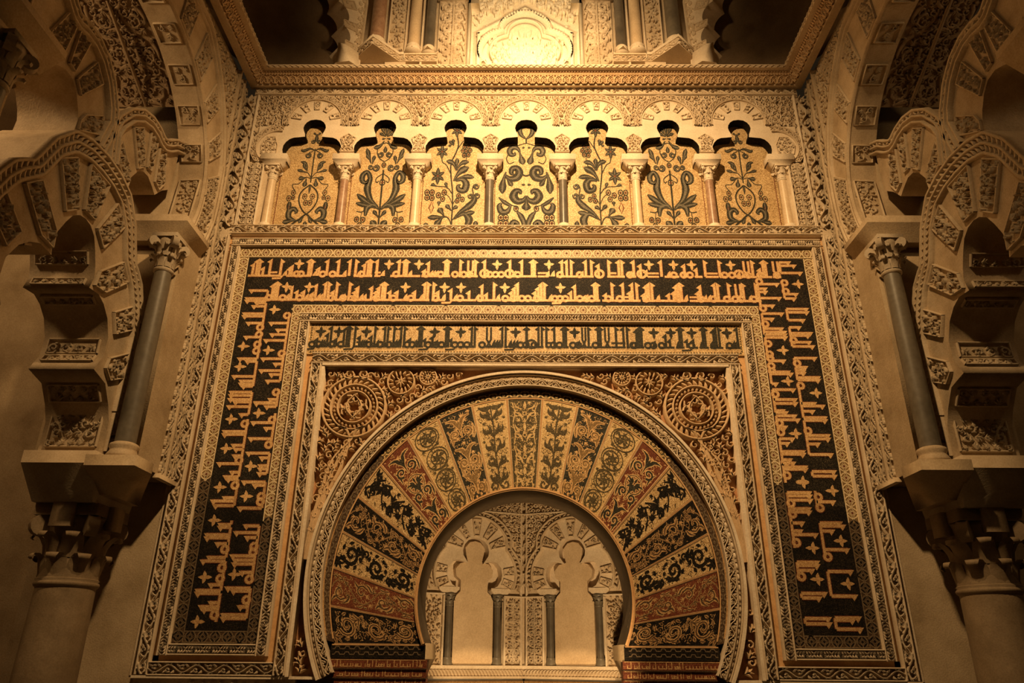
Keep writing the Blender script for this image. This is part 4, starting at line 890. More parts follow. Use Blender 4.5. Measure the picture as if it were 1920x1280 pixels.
for i in range(7):
    c = (AX[i] + AX[i + 1]) / 2; t = thing('floral_mosaic', 'gold mosaic with ' + MOT[i] + ', ' + ORD[i], 'mosaic', (c, 0.13, 6.04), 'mosaic panels of the blind arcade'); h = -0.125
    mb = MB(); prism(mb, FAC, rect(c - 0.40, 6.03, c + 0.40, 7.56), -0.158, h, 'gold'); mb.build('ground', t)
    mb = MB(); S, flip = SETS[i]; k_ = 0.00171 * 0.98; kv = 1.487 / 625
    F = lambda u, v, hh: FAC(c + flip * u, 6.035 + v, hh)
    for kind, P, w in S:
        Q = P * np.array([k_, kv]); w = np.asarray(w) * k_ * 1.5
        if kind == 'f':
            ribbon(mb, F, Q, w + 0.004, h, h + 0.002, 'green'); ribbon(mb, F, Q, np.maximum(w * 0.45 - 0.004, 0.002), h, h + 0.0035, 'leafgrey')
        elif kind == 's': ribbon(mb, F, Q, w + 0.001, h, h + 0.0025, 'green')
        else: ribbon(mb, F, Q, w, h, h + 0.004, 'red')
    mb.build('plant_motif', t)
    for e in (-1, 1): mb = MB(); ribbon(mb, FAC, [(c + e * 0.365, 6.04), (c + e * 0.365, 6.9)], 0.008, h, h + 0.004, 'red'); mb.build('edge_line', t)

# ------------------------------------------------------------------ cornice around the bay
PROF = [(0.0, 8.0), (0.10, 7.972), (0.105, 7.985), (0.160, 8.060), (0.165, 8.068), (0.2, 8.105), (0.262, 8.098), (0.272, 8.135), (0.20, 8.17), (0.0, 8.20)]
PM = ['stone', 'stone', 'terra', 'terra', 'terra', 'stone', 'stone', 'stone', 'stone']
XW = 3.36; YB = -4.2
def cornice(name, label, mapf, L0, L1, mit0, mit1, lo):
    """mapf(s, d, z) -> xyz; the run goes from L0 to L1, shortened by d at a mitred end"""
    t = thing(name, label, 'cornice', lo); mb = MB(); cnt = 2
    for (d0, z0), (d1, z1), m in zip(PROF[:-1], PROF[1:], PM):
        V = [mapf(L0 + mit0 * d0, d0, z0), mapf(L1 - mit1 * d0, d0, z0), mapf(L1 - mit1 * d1, d1, z1), mapf(L0 + mit0 * d1, d1, z1)]; mb.add(V, [(0, 1, 2, 3)], m)
    mb.build('moulding', t)
    def surf(i):
        (d0, z0), (d1, z1) = PROF[i], PROF[i + 1]; ln = math.hypot(d1 - d0, z1 - z0); nd, nz = (z1 - z0) / ln, -(d1 - d0) / ln
        def F(u, v, h):
            q = v / ln; d = d0 + (d1 - d0) * q + nd * h; z = z0 + (z1 - z0) * q + nz * h
            return np.array([mapf(a, b, c_) for a, b, c_ in zip(np.broadcast_to(u, d.shape), d, z)])
        return F, ln
    mb = MB(); F, ln = surf(2); a = L0 + mit0 * 0.15; b = L1 - mit1 * 0.15; n = int((b - a) / 0.088); p = (b - a) / n
    for i in range(n):
        s = a + (i + 0.5) * p; w = p * 0.44
        P = np.array([(s - w, 0.004), (s - w, ln * 0.55), (s - w * 0.6, ln * 0.9), (s, ln * 0.99), (s + w * 0.6, ln * 0.9), (s + w, ln * 0.55), (s + w, 0.004)]); ribbon(mb, F, P, 0.014, 0, 0.03, 'terra', 0.7)
        P = np.array([(s - w * 0.75, 0.004), (s, ln * 0.42), (s + w * 0.75, 0.004)]); ribbon(mb, F, P, 0.014, 0, 0.028, 'terra', 0.7)
        P, ww = ring(s, ln * 0.62, 0.013, 0.008, 8); ribbon(mb, F, P, ww, 0, 0.028, 'terra', 0.7)
        prism(mb, F, [(s - w * 0.7, ln * 0.35), (s + w * 0.7, ln * 0.35), (s + w * 0.6, ln * 0.8), (s, ln * 0.92), (s - w * 0.6, ln * 0.8)], 0, 0.018, 'terra')
    mb.build('arched_frieze', t)
    mb = MB(); F, ln = surf(4); n = int((b - a) / 0.034); p = (b - a) / n
    for i in range(n):
        s = a + (i + 0.5) * p; prism(mb, F, [(s - p * 0.3, 0.003), (s + p * 0.3, 0.003), (s + p * 0.3, ln * 0.5), (s - p * 0.3, ln * 0.5)], 0, 0.02, 'terra'); P, ww = ring(s, ln * 0.75, 0.006, 0.007, 6); ribbon(mb, F, P, ww, 0, 0.014, 'terra')
    mb.build('dentils', t)
    mb = MB(); F, ln = surf(6); n = int((b - a) / 0.07); p = (b - a) / n
    for i in range(n): s = a + i * p; ribbon(mb, F, [(s, 0.006), (s + p * 0.5, ln - 0.006), (s + p, 0.006)], 0.012, 0, 0.012, 'stone', 0.6)
    mb.build('zigzag_lip', t)
cornice('main_cornice', 'carved cornice with little arched frieze spanning above the seven small arches', lambda s, d, z: (s, -d, z), -XW, XW, 1, 1, (0, 0, 8.0))
cornice('left_cornice', 'carved cornice running towards the viewer along the left wall top', lambda s, d, z: (-XW + d, -s, z), 0, -YB, 1, 0, (-XW, -2, 8.0))
cornice('right_cornice', 'carved cornice running towards the viewer along the right wall top', lambda s, d, z: (XW - d, -s, z), 0, -YB, 1, 0, (XW, -2, 8.0))

# ================================================================== INSIDE THE PRAYER NICHE
rng = random.Random(23)
K22 = math.radians(22.5); NY = 1.25
NT = [(0.20, 2.285), (0.25, 2.31), (0.29, 2.37), (0.30, 2.43), (0.285, 2.50), (0.24, 2.55), (0.19, 2.56), (0.13, 2.545), (0.085, 2.53), (0.105, 2.56), (0.14, 2.61), (0.147, 2.66), (0.13, 2.72), (0.09, 2.765), (0.045, 2.785), (0, 2.79)]
NO = [(0.1 + 0.345 * math.sin(q), 2.43 + 0.345 * math.cos(q)) for q in np.linspace(2.0, 0.75, 9)] + [(0.37 * math.sin(q), 2.65 + 0.37 * math.cos(q)) for q in np.linspace(1.15, 0, 9)]
for s in (-1, 1):
    side = 'left' if s < 0 else 'right'
    base = plane_map((0, NY, 0), (s * math.cos(K22), -math.sin(K22), 0), (0, 0, 1), (-s * math.sin(K22), -math.cos(K22), 0))
    cb = lambda u, v, h: base(0.55 + u, v, h)
    mb = MB(); grid(mb, base, 0, 1.62, 0, 3.55, -0.16, 'plaster'); struct(mb.build('niche_wall_' + side))
    t = thing('niche_blind_arch', side + ' plastered trefoil blind arch on the niche back wall', 'arch', tuple(base(np.array(0.55), np.array(1.55), np.array(0.0))), 'blind arches in the niche')
    mb = MB(); poly = NT + [(-x, z) for x, z in NT[::-1][1:]]
    out = [(-x, z) for x, z in NO]; full = poly + [(-0.43, 2.285)] + out + [(x, z) for x, z in NO[::-1]] + [(0.43, 2.285)]
    prism(mb, cb, full, -0.13, 0.0, 'pale'); mb.build('arch_body', t)
    mb = MB(); mid = [(x * 0.96, z) for x, z in NT]
    prism(mb, cb, [(-0.29, 1.54), (0.29, 1.54), (0.29, 2.285), (0.32, 2.32), (0.32, 2.56), (0.16, 2.62), (0.16, 2.8), (-0.16, 2.8), (-0.16, 2.62), (-0.32, 2.56), (-0.32, 2.32), (-0.29, 2.285)], -0.16, -0.125, 'pale')
    pl = [(-0.205, 1.55), (0.205, 1.55), (0.215, 1.58), (0.215, 2.16), (0.19, 2.21), (0.15, 2.25), (0.15, 2.36), (0.2, 2.4), (0.21, 2.47), (0.16, 2.53), (0.08, 2.55), (0.1, 2.63), (0.11, 2.69), (0.06, 2.75), (0, 2.765)]
    pl = pl + [(-x, z) for x, z in pl[::-1][1:] if z > 1.6]
    prism(mb, cb, pl + [(-0.215, 2.16), (-0.215, 1.58)], -0.125, -0.035, 'palemarble'); mb.build('plaster_infill', t)
    mb = MB()
    for P in (NO,):
        Q = np.array([(-x, z) for x, z in P] + [(x, z) for x, z in P[::-1]]); Q = subdiv(Q, 60)
        ribbon(mb, cb, Q * np.array([1.02, 1.0]), 0.022, 0.0, 0.03, 'stone', 0.7); ribbon(mb, cb, np.stack([Q[:, 0] * 1.17, (Q[:, 1] - 2.5) * 1.1 + 2.5], -1), 0.018, -0.02, 0.03, 'stone', 0.7)
        Lq = np.r_[0, np.cumsum(np.hypot(*np.diff(Q, axis=0).T))]
        for k in range(44):
            u = (k + 0.5) / 44 * Lq[-1]; x = np.interp(u, Lq, Q[:, 0]) * 1.095; z = (np.interp(u, Lq, Q[:, 1]) - 2.5) * 1.05 + 2.5; a = rng.uniform(0, 6.28)
            P2, w2 = leaf(x - .02 * math.cos(a), z - .02 * math.sin(a), x + .02 * math.cos(a), z + .02 * math.sin(a), 0.018); ribbon(mb, cb, P2, w2, -0.01, 0.022, 'stone', 0.7)
    mb.build('carved_archivolt', t)
    for q in (0, 0.62, -0.62, 1.2, -1.2):
        mb = MB(); poly_fill_pat(mb, cb, vous_poly(0, 2.65, 0.17, 0.34, q, 0.15, 0.16), 0.03, 0.0005, 0.03, 'stone', 0.008); mb.build('carved_voussoir', t)
    for e in (-1, 1):
        for q in (1.45, 1.95):
            mb = MB(); poly_fill_pat(mb, cb, [(e * x, z) for x, z in vous_poly(0.12, 2.43, 0.20, 0.315, q, 0.13, 0.15)], 0.026, 0.0005, 0.03, 'stone', 0.008); mb.build('carved_voussoir', t)
    for e in (-1, 1):
        c0 = base(np.array(0.55 + e * 0.265), np.array(1.545), np.array(-0.04)); sn = 'inner' if e * -1 > 0 else 'outer'
        tt = thing('niche_colonnette', 'black marble colonnette at the ' + sn + ' edge of the ' + side + ' niche blind arch', 'column', tuple(c0), 'dark colonnettes in the niche'); c = c0
        mb = MB(); lathe(mb, [(0.001, 0), (0.055, 0), (0.055, 0.02), (0.048, 0.03), (0.052, 0.045), (0.044, 0.06), (0.042, 0.075), (0.001, 0.075)], c, 'greymarble', 16); mb.build('base', tt, True)
        mb = MB(); lathe(mb, [(0.036, 0.07), (0.034, 0.56)], c, 'darkmarble', 16); mb.build('shaft', tt, True)
        mb = MB(); lathe(mb, [(0.036, 0.555), (0.044, 0.565), (0.036, 0.575), (0.042, 0.62), (0.058, 0.665), (0.062, 0.685), (0.001, 0.685)], c, 'greymarble', 16); capital_leaves(mb, c, 0.575, 0.66, 0.038, 0.05, 6, 2, 'greymarble', 0.016); mb.build('capital', tt)
        mb = MB(); b2 = lambda u, v, h: base(0.55 + e * 0.285 + u, v, h)
        P = [(-0.075, 2.23), (0.075, 2.23), (0.11, 2.262), (0.11, 2.287), (-0.11, 2.287), (-0.11, 2.262)]; prism(mb, b2, P, -0.13, 0.012, 'pale'); mb.build('impost', tt)
    # carved fields of the face
    t = thing('niche_carved_wall', side + ' carved stucco surface around the niche blind arch', 'carved panel', tuple(base(np.array(0.55), np.array(1.53), np.array(-0.1))))
    mb = MB()
    for r_ in (rect(-0.02, 1.53, 0.235, 2.29), rect(0.875, 1.53, 1.6, 2.29)): prism(mb, base, r_, -0.16, -0.03, 'stone')
    q = [(0.55 + x, z) for x, z in NO]; q = q + [(0.55 - x, z) for x, z in NO[::-1][1:]]
    prism(mb, base, q + [(-0.02, 2.29), (-0.02, 3.3), (1.6, 3.3), (1.6, 2.29)], -0.16, -0.03, 'stone'); mb.build('ground', t)
    mb = MB(); stamp(mb, lambda u, v, h: base(0.125 + u, 1.56 + v, h), pat_tree(0.16, 0.62, rng, 0.07), -0.03, 0.022, 'stone')
    for ry in (rect(0.045, 1.555, 0.205, 2.185), rect(0.90, 1.555, 1.35, 2.20)): stamp(mb, base, pat_fill(ry, 0.034, rng), -0.03, 0.02, 'stone')
    z = 2.33; row = 0
    while z < 3.25:
        x = 0.03 + (0.03 if row % 2 else 0)
        while x < 1.4:
            du = abs(x - 0.55); ok = math.hypot(du, z - 2.65) > 0.44 and math.hypot(max(du - 0.1, 0), z - 2.43) > 0.415 and not (0.03 < x < 0.0)
            if ok and abs(z - 3.08) > 0.02:
                a = rng.uniform(0, 6.28)
                if rng.random() < 0.6: P, w = spiral(x, z, 0.028, a, 1.05, 0.015, rng.choice((-1, 1)), 8); ribbon(mb, base, P, w, -0.03, 0.02, 'stone', 0.65)
                else:
                    for P, w in fan(x - .02 * math.cos(a), z - .02 * math.sin(a), a, 0.06, 0.016, 4, 1.7): ribbon(mb, base, P, w, -0.03, 0.02, 'stone', 0.65)
            x += 0.058
        z += 0.052; row += 1
    for x in (0.035, 0.22, 0.885): ribbon(mb, base, [(x, 1.53), (x, 2.2 if x > 0.1 else 3.2)], 0.016, -0.015, 0.022, 'pale', 0.8)
    for z in (3.08, 2.21): ribbon(mb, base, [(0.0, z), (0.235 if z < 3 else 1.5, z)], 0.018, -0.015, 0.026, 'pale', 0.8)
    ribbon(mb, base, [(0.88, 2.215), (1.5, 2.215)], 0.018, -0.015, 0.026, 'pale', 0.8); mb.build('relief', t)
    t = thing('niche_cornice', side + ' rope-carved ledge under the blind arches of the niche', 'cornice', tuple(base(np.array(0.7), np.array(1.43), np.array(0.0))))
    mb = MB(); prism(mb, base, rect(0, 1.515, 1.55, 1.545), -0.16, 0.03, 'pale'); prism(mb, base, rect(0, 1.445, 1.55, 1.515), -0.16, 0.01, 'stone'); prism(mb, base, rect(0, 1.425, 1.55, 1.447), -0.16, 0.05, 'stone')
    for i in range(44): P, w = leaf(0.01 + i * 0.035, 1.455, 0.05 + i * 0.035, 1.508, 0.022, 0.2); ribbon(mb, base, P, w, 0.01, 0.03, 'stone', 0.7)
    mb.build('moulding', t)
    mb = MB(); prism(mb, base, rect(0, 0.0, 1.55, 1.425), -0.16, -0.03, 'greymarble'); ribbon(mb, base, [(0, 1.39), (1.55, 1.39)], 0.03, -0.03, -0.01, 'oldgold', 0.8); mb.build('marble_dado', t)
mb = MB(); grid(mb, lambda u, v, h: np.stack([u, v, h], -1), -1.6, 1.6, 0.62, 1.4, 3.5, 'plaster'); struct(mb.build('niche_ceiling'))
for s in (-1, 1):
    mb = MB(); V = [(s * 0.95, 0.62, 0), (s * 1.6, 0.62, 0), (s * 1.6, 0.62, 3.5), (s * 0.95, 0.62, 3.5)]
    mb.add([(s * 1.52, 0.62, 0), (s * 1.02, 0.62, 0), (s * 1.02, 0.62, 3.5), (s * 1.52, 0.62, 3.5)], [(0, 1, 2, 3)], 'plaster'); struct(mb.build('niche_return_' + ('left' if s < 0 else 'right')))
mb = MB(); P = arc(HC, HR, -1.6, 1.6, 30); quadstrip(mb, FAC, P, np.stack([P[:, 0], np.full(30, 3.5)], -1), -0.62, -0.62, 'plaster'); struct(mb.build('niche_head'))
mb = MB(); grid(mb, lambda u, v, h: np.stack([u, v, h], -1), -9, 9, -10, 1.6, 0.0, 'greymarble'); struct(mb.build('floor'))

# ================================================================== SIDE WALLS (mirror images)
YC = -1.85; XF = 3.40; XS = 3.66; XI = 3.69; XR = 4.30
BC = (-0.17, 6.05, 1.27); BA = 1.45                  # great side arch: centre (u = y - YC), height, radius of the opening
BE = (-0.23, 6.29, 1.89)
OPEN = [(1.01, 3.19), (1.01, 3.304), (1.008, 3.487), (0.94, 3.62), (0.82, 3.777), (0.61, 3.83), (0.65, 3.905), (0.70, 3.985), (0.70, 4.16), (0.62, 4.31), (0.52, 4.398), (0.42, 4.442), (0.27, 4.43), (0.305, 4.54), (0.275, 4.64), (0.22, 4.76), (0.16, 4.86), (0.08, 4.915), (0, 4.93)]
TRO = [(1.14, 3.19), (1.14, 4.07), (1.15, 4.34), (1.06, 4.61), (0.95, 4.81), (0.84, 4.9), (0.78, 4.935), (0.63, 5.26), (0.45, 5.475), (0.24, 5.55), (0, 5.575)]
TRI = [(1.02, 3.62), (1.03, 4.07), (1.02, 4.30), (0.93, 4.53), (0.82, 4.72), (0.70, 4.83), (0.63, 4.90), (0.50, 5.18), (0.36, 5.32), (0.18, 5.38), (0, 5.395)]
VOUS = [[(-0.46, 5.19), (-0.29, 5.319), (-0.147, 4.94), (-0.279, 4.85)], None]
VP = [[(-0.15, 5.37), (0.15, 5.37), (0.075, 4.97), (-0.075, 4.97)],
      [(0.326, 5.30), (0.503, 5.165), (0.285, 4.817), (0.148, 4.926)],
      [(0.329, 4.615), (0.621, 4.87), (0.762, 4.74), (0.469, 4.486), (0.31, 4.47)],
      [(0.665, 4.388), (0.915, 4.565), (1.005, 4.373), (0.756, 4.221)],
      [(0.763, 3.99), (1.02, 4.14), (1.05, 3.914), (0.84, 3.815), (0.744, 3.889)],
      [(1.03, 3.675), (1.095, 3.698), (1.125, 3.25), (1.03, 3.23)]]
IO = [(0.43, 5.46), (0.42, 5.60), (0.45, 5.68), (0.52, 5.79), (0.60, 5.855), (0.70, 5.865), (0.80, 5.82), (0.875, 5.775), (0.98, 5.90), (1.13, 6.02)]
IE = [(1.13, 6.60), (0.98, 6.53), (0.88, 6.44), (0.78, 6.375), (0.66, 6.41), (0.50, 6.415), (0.33, 6.36), (0.17, 6.235), (0.03, 6.03), (-0.02, 5.87), (0.05, 5.57)]
IV = [[(0.28, 6.11), (0.42, 6.22), (0.58, 5.89), (0.49, 5.80)], [(0.11, 5.70), (0.17, 5.86), (0.37, 5.70), (0.41, 5.61), (0.40, 5.52)], [(0.56, 6.29), (0.70, 6.29), (0.71, 5.93), (0.63, 5.92)], [(0.76, 6.25), (0.87, 6.30), (0.98, 5.98), (0.90, 5.85), (0.81, 5.88)]]

def mirror2(P): return [(-x, z) for x, z in P] + [(x, z) for x, z in P[::-1]]
def side_wall(s):
    rg = random.Random(31); sd = 'left' if s < 0 else 'right'
    global rng; rng = rg
    SM = lambda u, v, h: np.stack([s * (XS - np.asarray(h)) + 0 * np.asarray(u), YC + np.asarray(u), np.asarray(v) + 0 * np.asarray(u)], -1)
    FM = lambda u, v, h: np.stack([s * (XF - np.asarray(h)) + 0 * np.asarray(u), YC + np.asarray(u), np.asarray(v) + 0 * np.asarray(u)], -1)
    # ---- interlaced lobed arch on the great columns
    t = thing('lobed_arch', sd + ' great lobed arch with carved voussoirs springing from the big column', 'arch', (s * XS, YC, 3.19))
    op = [(x, z) for x, z in OPEN] + [(-x, z) for x, z in OPEN[::-1][1:]]
    ou = [(-x, z) for x, z in TRO] + [(x, z) for x, z in TRO[::-1]]
    mb = MB(); poly = op + ou; P = np.array(poly)
    prism(mb, SM, poly, -0.56, 0.0, 'pale2', back=True); mb.build('arch_body', t)
    mb = MB()
    for k in (0, 1):
        e = 1 if k else -1
        A = subdiv([(e * x, z) for x, z in TRO], 60); B = subdiv([(e * x, z) for x, z in TRI], 60); M = (A * 0.62 + B * 0.38)
        quadstrip(mb, SM, A, A * 0.35 + B * 0.65, 0.0, 0.02, 'stone2')
        for f, w, h in ((0.04, 0.035, 0.05), (0.48, 0.03, 0.05), (0.93, 0.035, 0.04)): ribbon(mb, SM, A * (1 - f) + B * f, w, -0.005, h, 'stone2', 0.7)
        L = np.r_[0, np.cumsum(np.hypot(*np.diff(M, axis=0).T))]; n = int(L[-1] / 0.062)
        for i in range(n):
            u = (i + 0.5) / n * L[-1]; f0 = 0.26
            for f0, w in ((0.26, 0.03), (0.70, 0.024)):
                C0 = A * (1 - f0) + B * f0; x, z = np.interp(u, L, C0[:, 0]), np.interp(u, L, C0[:, 1]); a = math.atan2(np.interp(u + .01, L, C0[:, 1]) - z, np.interp(u + .01, L, C0[:, 0]) - x) + 0.75
                P2, w2 = leaf(x - .034 * math.cos(a), z - .034 * math.sin(a), x + .034 * math.cos(a), z + .034 * math.sin(a), w, 0.15); ribbon(mb, SM, P2, w2, 0.0, 0.042, 'stone2', 0.7)
    mb.build('carved_archivolt', t)
    for e in (1, -1):
        for k, v in enumerate(VP):
            if k == 0 and e < 0: continue
            mb = MB(); poly_fill_pat(mb, SM, [(e * x, z) for x, z in v], 0.046, 0.001, 0.042, 'stone2', 0.014); mb.build('carved_voussoir', t)
    # panels on the underside of the lobes
    def soffit_panel(a, b, m, r=0.055, x0=0.06, x1=0.50):
        a = np.array(a, float); b = np.array(b, float); L = np.hypot(*(b - a)); d = (b - a) / L; nn = np.array([-d[1], d[0]])
        cen = np.array([0.35, 4.2]) if a[0] > 0 else np.array([-0.35, 4.2])
        if np.dot(nn, np.array([0, 4.3]) - (a + b) / 2) < 0: nn = -nn
        def F(u, v, h): u = np.asarray(u, float); v = np.asarray(v, float); return SM(a[0] + d[0] * v + nn[0] * h, a[1] + d[1] * v + nn[1] * h, -u)
        mb = MB(); poly_fill_pat(mb, F, [(x0, 0.012), (x1, 0.012), (x1, L - 0.012), (x0, L - 0.012)], r, 0.002, 0.03, 'stone2', 0.018); mb.build('soffit_panel', t)
    for e in (1, -1):
        g = lambda p: (e * p[0], p[1])
        soffit_panel(g((1.009, 3.25)), g((1.008, 3.60)), 0, 0.05); soffit_panel(g((0.65, 3.905)), g((0.70, 3.985)), 0, 0.045); soffit_panel(g((0.70, 3.995)), g((0.70, 4.15)), 0, 0.06)
        soffit_panel(g((0.52, 4.398)), g((0.42, 4.442)), 0, 0.045); soffit_panel(g((0.275, 4.64)), g((0.22, 4.76)), 0, 0.045); soffit_panel(g((0.82, 3.777)), g((0.93, 3.64)), 0, 0.05); soffit_panel(g((0.275, 4.445)), g((0.303, 4.53)), 0, 0.04)
    # ---- upper pair of interlaced arches
    for e in (1, -1):
        where = 'nearer the prayer wall' if e > 0 else 'farther from the prayer wall'
        t = thing('interlaced_arch', sd + ' upper interlaced scalloped arch above the lobed arch, ' + where, 'arch', (s * XS, YC + e * 0.5, 5.5), 'upper interlaced arches')
        mb = MB(); poly = [(e * x, z) for x, z in IO + IE]; prism(mb, SM, poly, -0.50, 0.0, 'pale2', back=True); mb.build('arch_body', t)
        mb = MB(); A = subdiv([(e * x, z) for x, z in IE], 50); nrm = np.gradient(A, axis=0); nrm = np.stack([-nrm[:, 1], nrm[:, 0]], -1); nrm /= np.hypot(*nrm.T)[:, None]
        if np.dot(nrm[25], np.array([e * 0.6, 5.8]) - A[25]) < 0: nrm = -nrm
        for f, w in ((0.0, 0.035), (0.055, 0.025), (0.11, 0.03)): ribbon(mb, SM, A + nrm * f, w, -0.01, 0.045, 'stone2', 0.7)
        for i in range(26):
            c0 = A[int((i + 0.5) / 26 * 49)] + nrm[int((i + 0.5) / 26 * 49)] * 0.028; a = i * 1.3; P2, w2 = leaf(c0[0] - .025 * math.cos(a), c0[1] - .025 * math.sin(a), c0[0] + .025 * math.cos(a), c0[1] + .025 * math.sin(a), 0.024); ribbon(mb, SM, P2, w2, 0, 0.04, 'stone2', 0.7)
        mb.build('carved_archivolt', t)
        for v in IV: mb = MB(); poly_fill_pat(mb, SM, [(e * x, z) for x, z in v], 0.038, 0.001, 0.032, 'stone2', 0.013); mb.build('carved_voussoir', t)
    # ---- great round arch in front
    t = thing('great_side_arch', sd + ' great round arch of alternating plain and carved voussoirs under the cornice', 'arch', (s * XF, YC, 5.6))
    a_ = math.radians(112)
    def ringpt(q, f): 
        x0, z0 = BC[0] + BA * math.sin(q), BC[1] + BC[2] * math.cos(q); x1, z1 = BE[0] + BE[2] * math.sin(q), min(7.93, BE[1] + BE[2] * math.cos(q))
        return x0 + (x1 - x0) * f, z0 + (z1 - z0) * f
    AQ = np.linspace(-a_, a_, 90); I0 = np.array([ringpt(q, 0) for q in AQ]); O1 = np.array([ringpt(q, 0.86) for q in AQ])
    mb = MB(); quadstrip(mb, FM, I0, O1, 0.0, 0.0, 'pale2'); quadstrip(mb, FM, I0, I0, 0.0, -0.29, 'pale2'); quadstrip(mb, FM, O1, O1, 0.0, -0.29, 'pale2')
    for j in (0, -1): mb.ngon(np.array([FM(*map(np.array, (*I0[j], 0.0))), FM(*map(np.array, (*O1[j], 0.0))), FM(*map(np.array, (*O1[j], -0.29))), FM(*map(np.array, (*I0[j], -0.29)))]), 'pale2')
    mb.build('arch_body', t)
    mb = MB(); ribbon(mb, FM, I0 * 0.985 + O1 * 0.015, 0.03, -0.01, 0.02, 'pale2', 0.6); ribbon(mb, FM, O1, 0.045, -0.02, 0.045, 'stone2', 0.7); ribbon(mb, FM, O1 * 0.9 + I0 * 0.1, 0.03, -0.02, 0.03, 'stone2', 0.7); mb.build('edge_moulding', t)
    qs = [(-1) ** k * (0.0 if k == 0 else ((k + 1) // 2) * 0.30) for k in range(11)]
    for q in qs:
        if abs(q) > 1.55: continue
        mb = MB(); w = 0.072; P = [ringpt(q - w, 0.09), ringpt(q + w, 0.09), ringpt(q + w, 0.70), ringpt(q - w, 0.70)]
        poly_fill_pat(mb, FM, P, 0.042, 0.001, 0.026, 'stone2', 0.014); mb.build('carved_voussoir', t)
        mb = MB()
        def F(u, v, h): v = np.asarray(v, float); return FM(BC[0] + (BA - h) * np.sin(v), BC[1] + (BC[2] - h) * np.cos(v), -np.asarray(u, float))
        Fs = lambda u, v, h: F(u, q + np.asarray(v) / BC[2], h); ribbon(mb, Fs, [(0.04, -0.09), (0.25, -0.09), (0.25, 0.09), (0.04, 0.09)], 0.014, 0, 0.022, 'stone2', closed=True)
        stamp(mb, Fs, pat_fill(rect(0.055, -0.08, 0.235, 0.08), 0.05, rg), 0.0, 0.02, 'stone2'); mb.build('soffit_panel', t)
    for e in (1, -1):
        mb = MB(); P = [ringpt(e * q, 0.12) for q in np.linspace(1.42, 1.90, 6)] + [ringpt(e * q, 0.78) for q in np.linspace(1.90, 1.42, 6)]
        poly_fill_pat(mb, FM, P, 0.042, 0.001, 0.026, 'stone2', 0.014); mb.build('carved_voussoir', t)
        Fs = lambda u, v, h: FM(BC[0] + (BA - h) * np.sin(e * (1.66 + np.asarray(v) / BC[2])), BC[1] + (BC[2] - h) * np.cos(e * (1.66 + np.asarray(v) / BC[2])), -np.asarray(u, float))
        mb = MB(); stamp(mb, Fs, pat_fill(rect(0.05, -0.28, 0.24, 0.30), 0.05, rg), 0.0, 0.022, 'stone2'); ribbon(mb, Fs, [(0.04, -0.29), (0.25, -0.29), (0.25, 0.31), (0.04, 0.31)], 0.014, 0, 0.024, 'stone2', closed=True); mb.build('soffit_panel', t)
    # vault behind the great arch
    t = thing('vault_soffit', sd + ' dark barrel vault soffit covered in carved vine trees behind the great arch', 'vault', (s * XI, YC, 6.8))
    av = math.radians(48); VQ = np.linspace(-av - 0.02, av + 0.02, 40); VB = lambda u, v, h: FM(BC[0] + (BA + 0.03 - h) * np.sin(u), BC[1] + (BC[2] + 0.03 - h) * np.cos(u), -0.29 - np.asarray(v))
    mb = MB(); grid(mb, VB, -av, av, 0, 0.62, 0.0, 'brownstone', 40, 1); mb.build('ground', t)
    mb = MB()
    for e in (1, -1):
        Fs = lambda u, v, h: VB(e * (av - np.asarray(v) / BC[2]), np.asarray(u, float) + 0.31, h)
        S = pat_tree(0.58, 0.98, rg, 0.05) + pat_fill(rect(-0.29, 0.02, 0.29, 1.0), 0.055, rg)
        stamp(mb, Fs, S, 0.0, 0.03, 'brownstone')
    mb.build('vine_relief', t)
    # ---- wall masses
    for e in (1, -1):
        y0, y1 = (YC + 1.09, 0.0) if e > 0 else (-3.28, -4.1)
        mb = MB(); box(mb, (min(s * XF, s * XR), min(y0, y1), 3.14), (max(s * XF, s * XR), max(y0, y1), 5.47), 'plaster'); box(mb, (min(s * XI, s * XR), min(y0, y1) + (0.12 if e > 0 else 0), 5.55), (max(s * XI, s * XR), max(y0, y1) - (0.12 if e < 0 else 0), 7.3), 'plaster')
        struct(mb.build('wall_%s_pier' % sd))
    mb = MB(); U = np.array([1.85, 1.85, -1.85, -1.85]); 
    q = np.linspace(-a_, a_, 90); far = []
    for (x, z) in O1:
        dx, dz = x - 0, z - 6.3; tt = min(1.85 / max(abs(dx), 1e-6), (8.0 - 6.3) / dz if dz > 1e-6 else 1e9, (6.3 - 5.55) / -dz if dz < -1e-6 else 1e9); tt = max(tt, 1.0); far.append((dx * tt, 6.3 + dz * tt))
    quadstrip(mb, FM, O1, np.array(far), -0.03, -0.03, 'stone2')
    for e in (1, -1):
        mb.ngon(FM(np.array([e * 1.85, e * 1.85, e * 1.4]), np.array([7.5, 8.0, 8.0]), np.full(3, -0.031)), 'stone2'); mb.ngon(FM(np.array([e * 1.85, e * 1.85, e * 1.3]), np.array([6.3, 5.5, 5.5]), np.full(3, -0.032)), 'stone2')
    for e in (1, -1): grid(mb, FM, e * 1.35, e * 1.86, 5.5, 8.05, -0.034, 'stone2')
    grid(mb, FM, -1.85, 1.85, 7.9, 8.05, -0.033, 'stone2'); struct(mb.build('wall_' + sd))
    t = thing('side_wall_carving', sd + ' side wall spandrels covered with dense leaf carving around the great arch', 'carved panel', (s * XF, YC, 5.6))
    mbs = {1: MB(), -1: MB()}; z = 5.6; row = 0
    Oa = np.array([ringpt(q, 0.90) for q in np.linspace(-a_, a_, 60)])
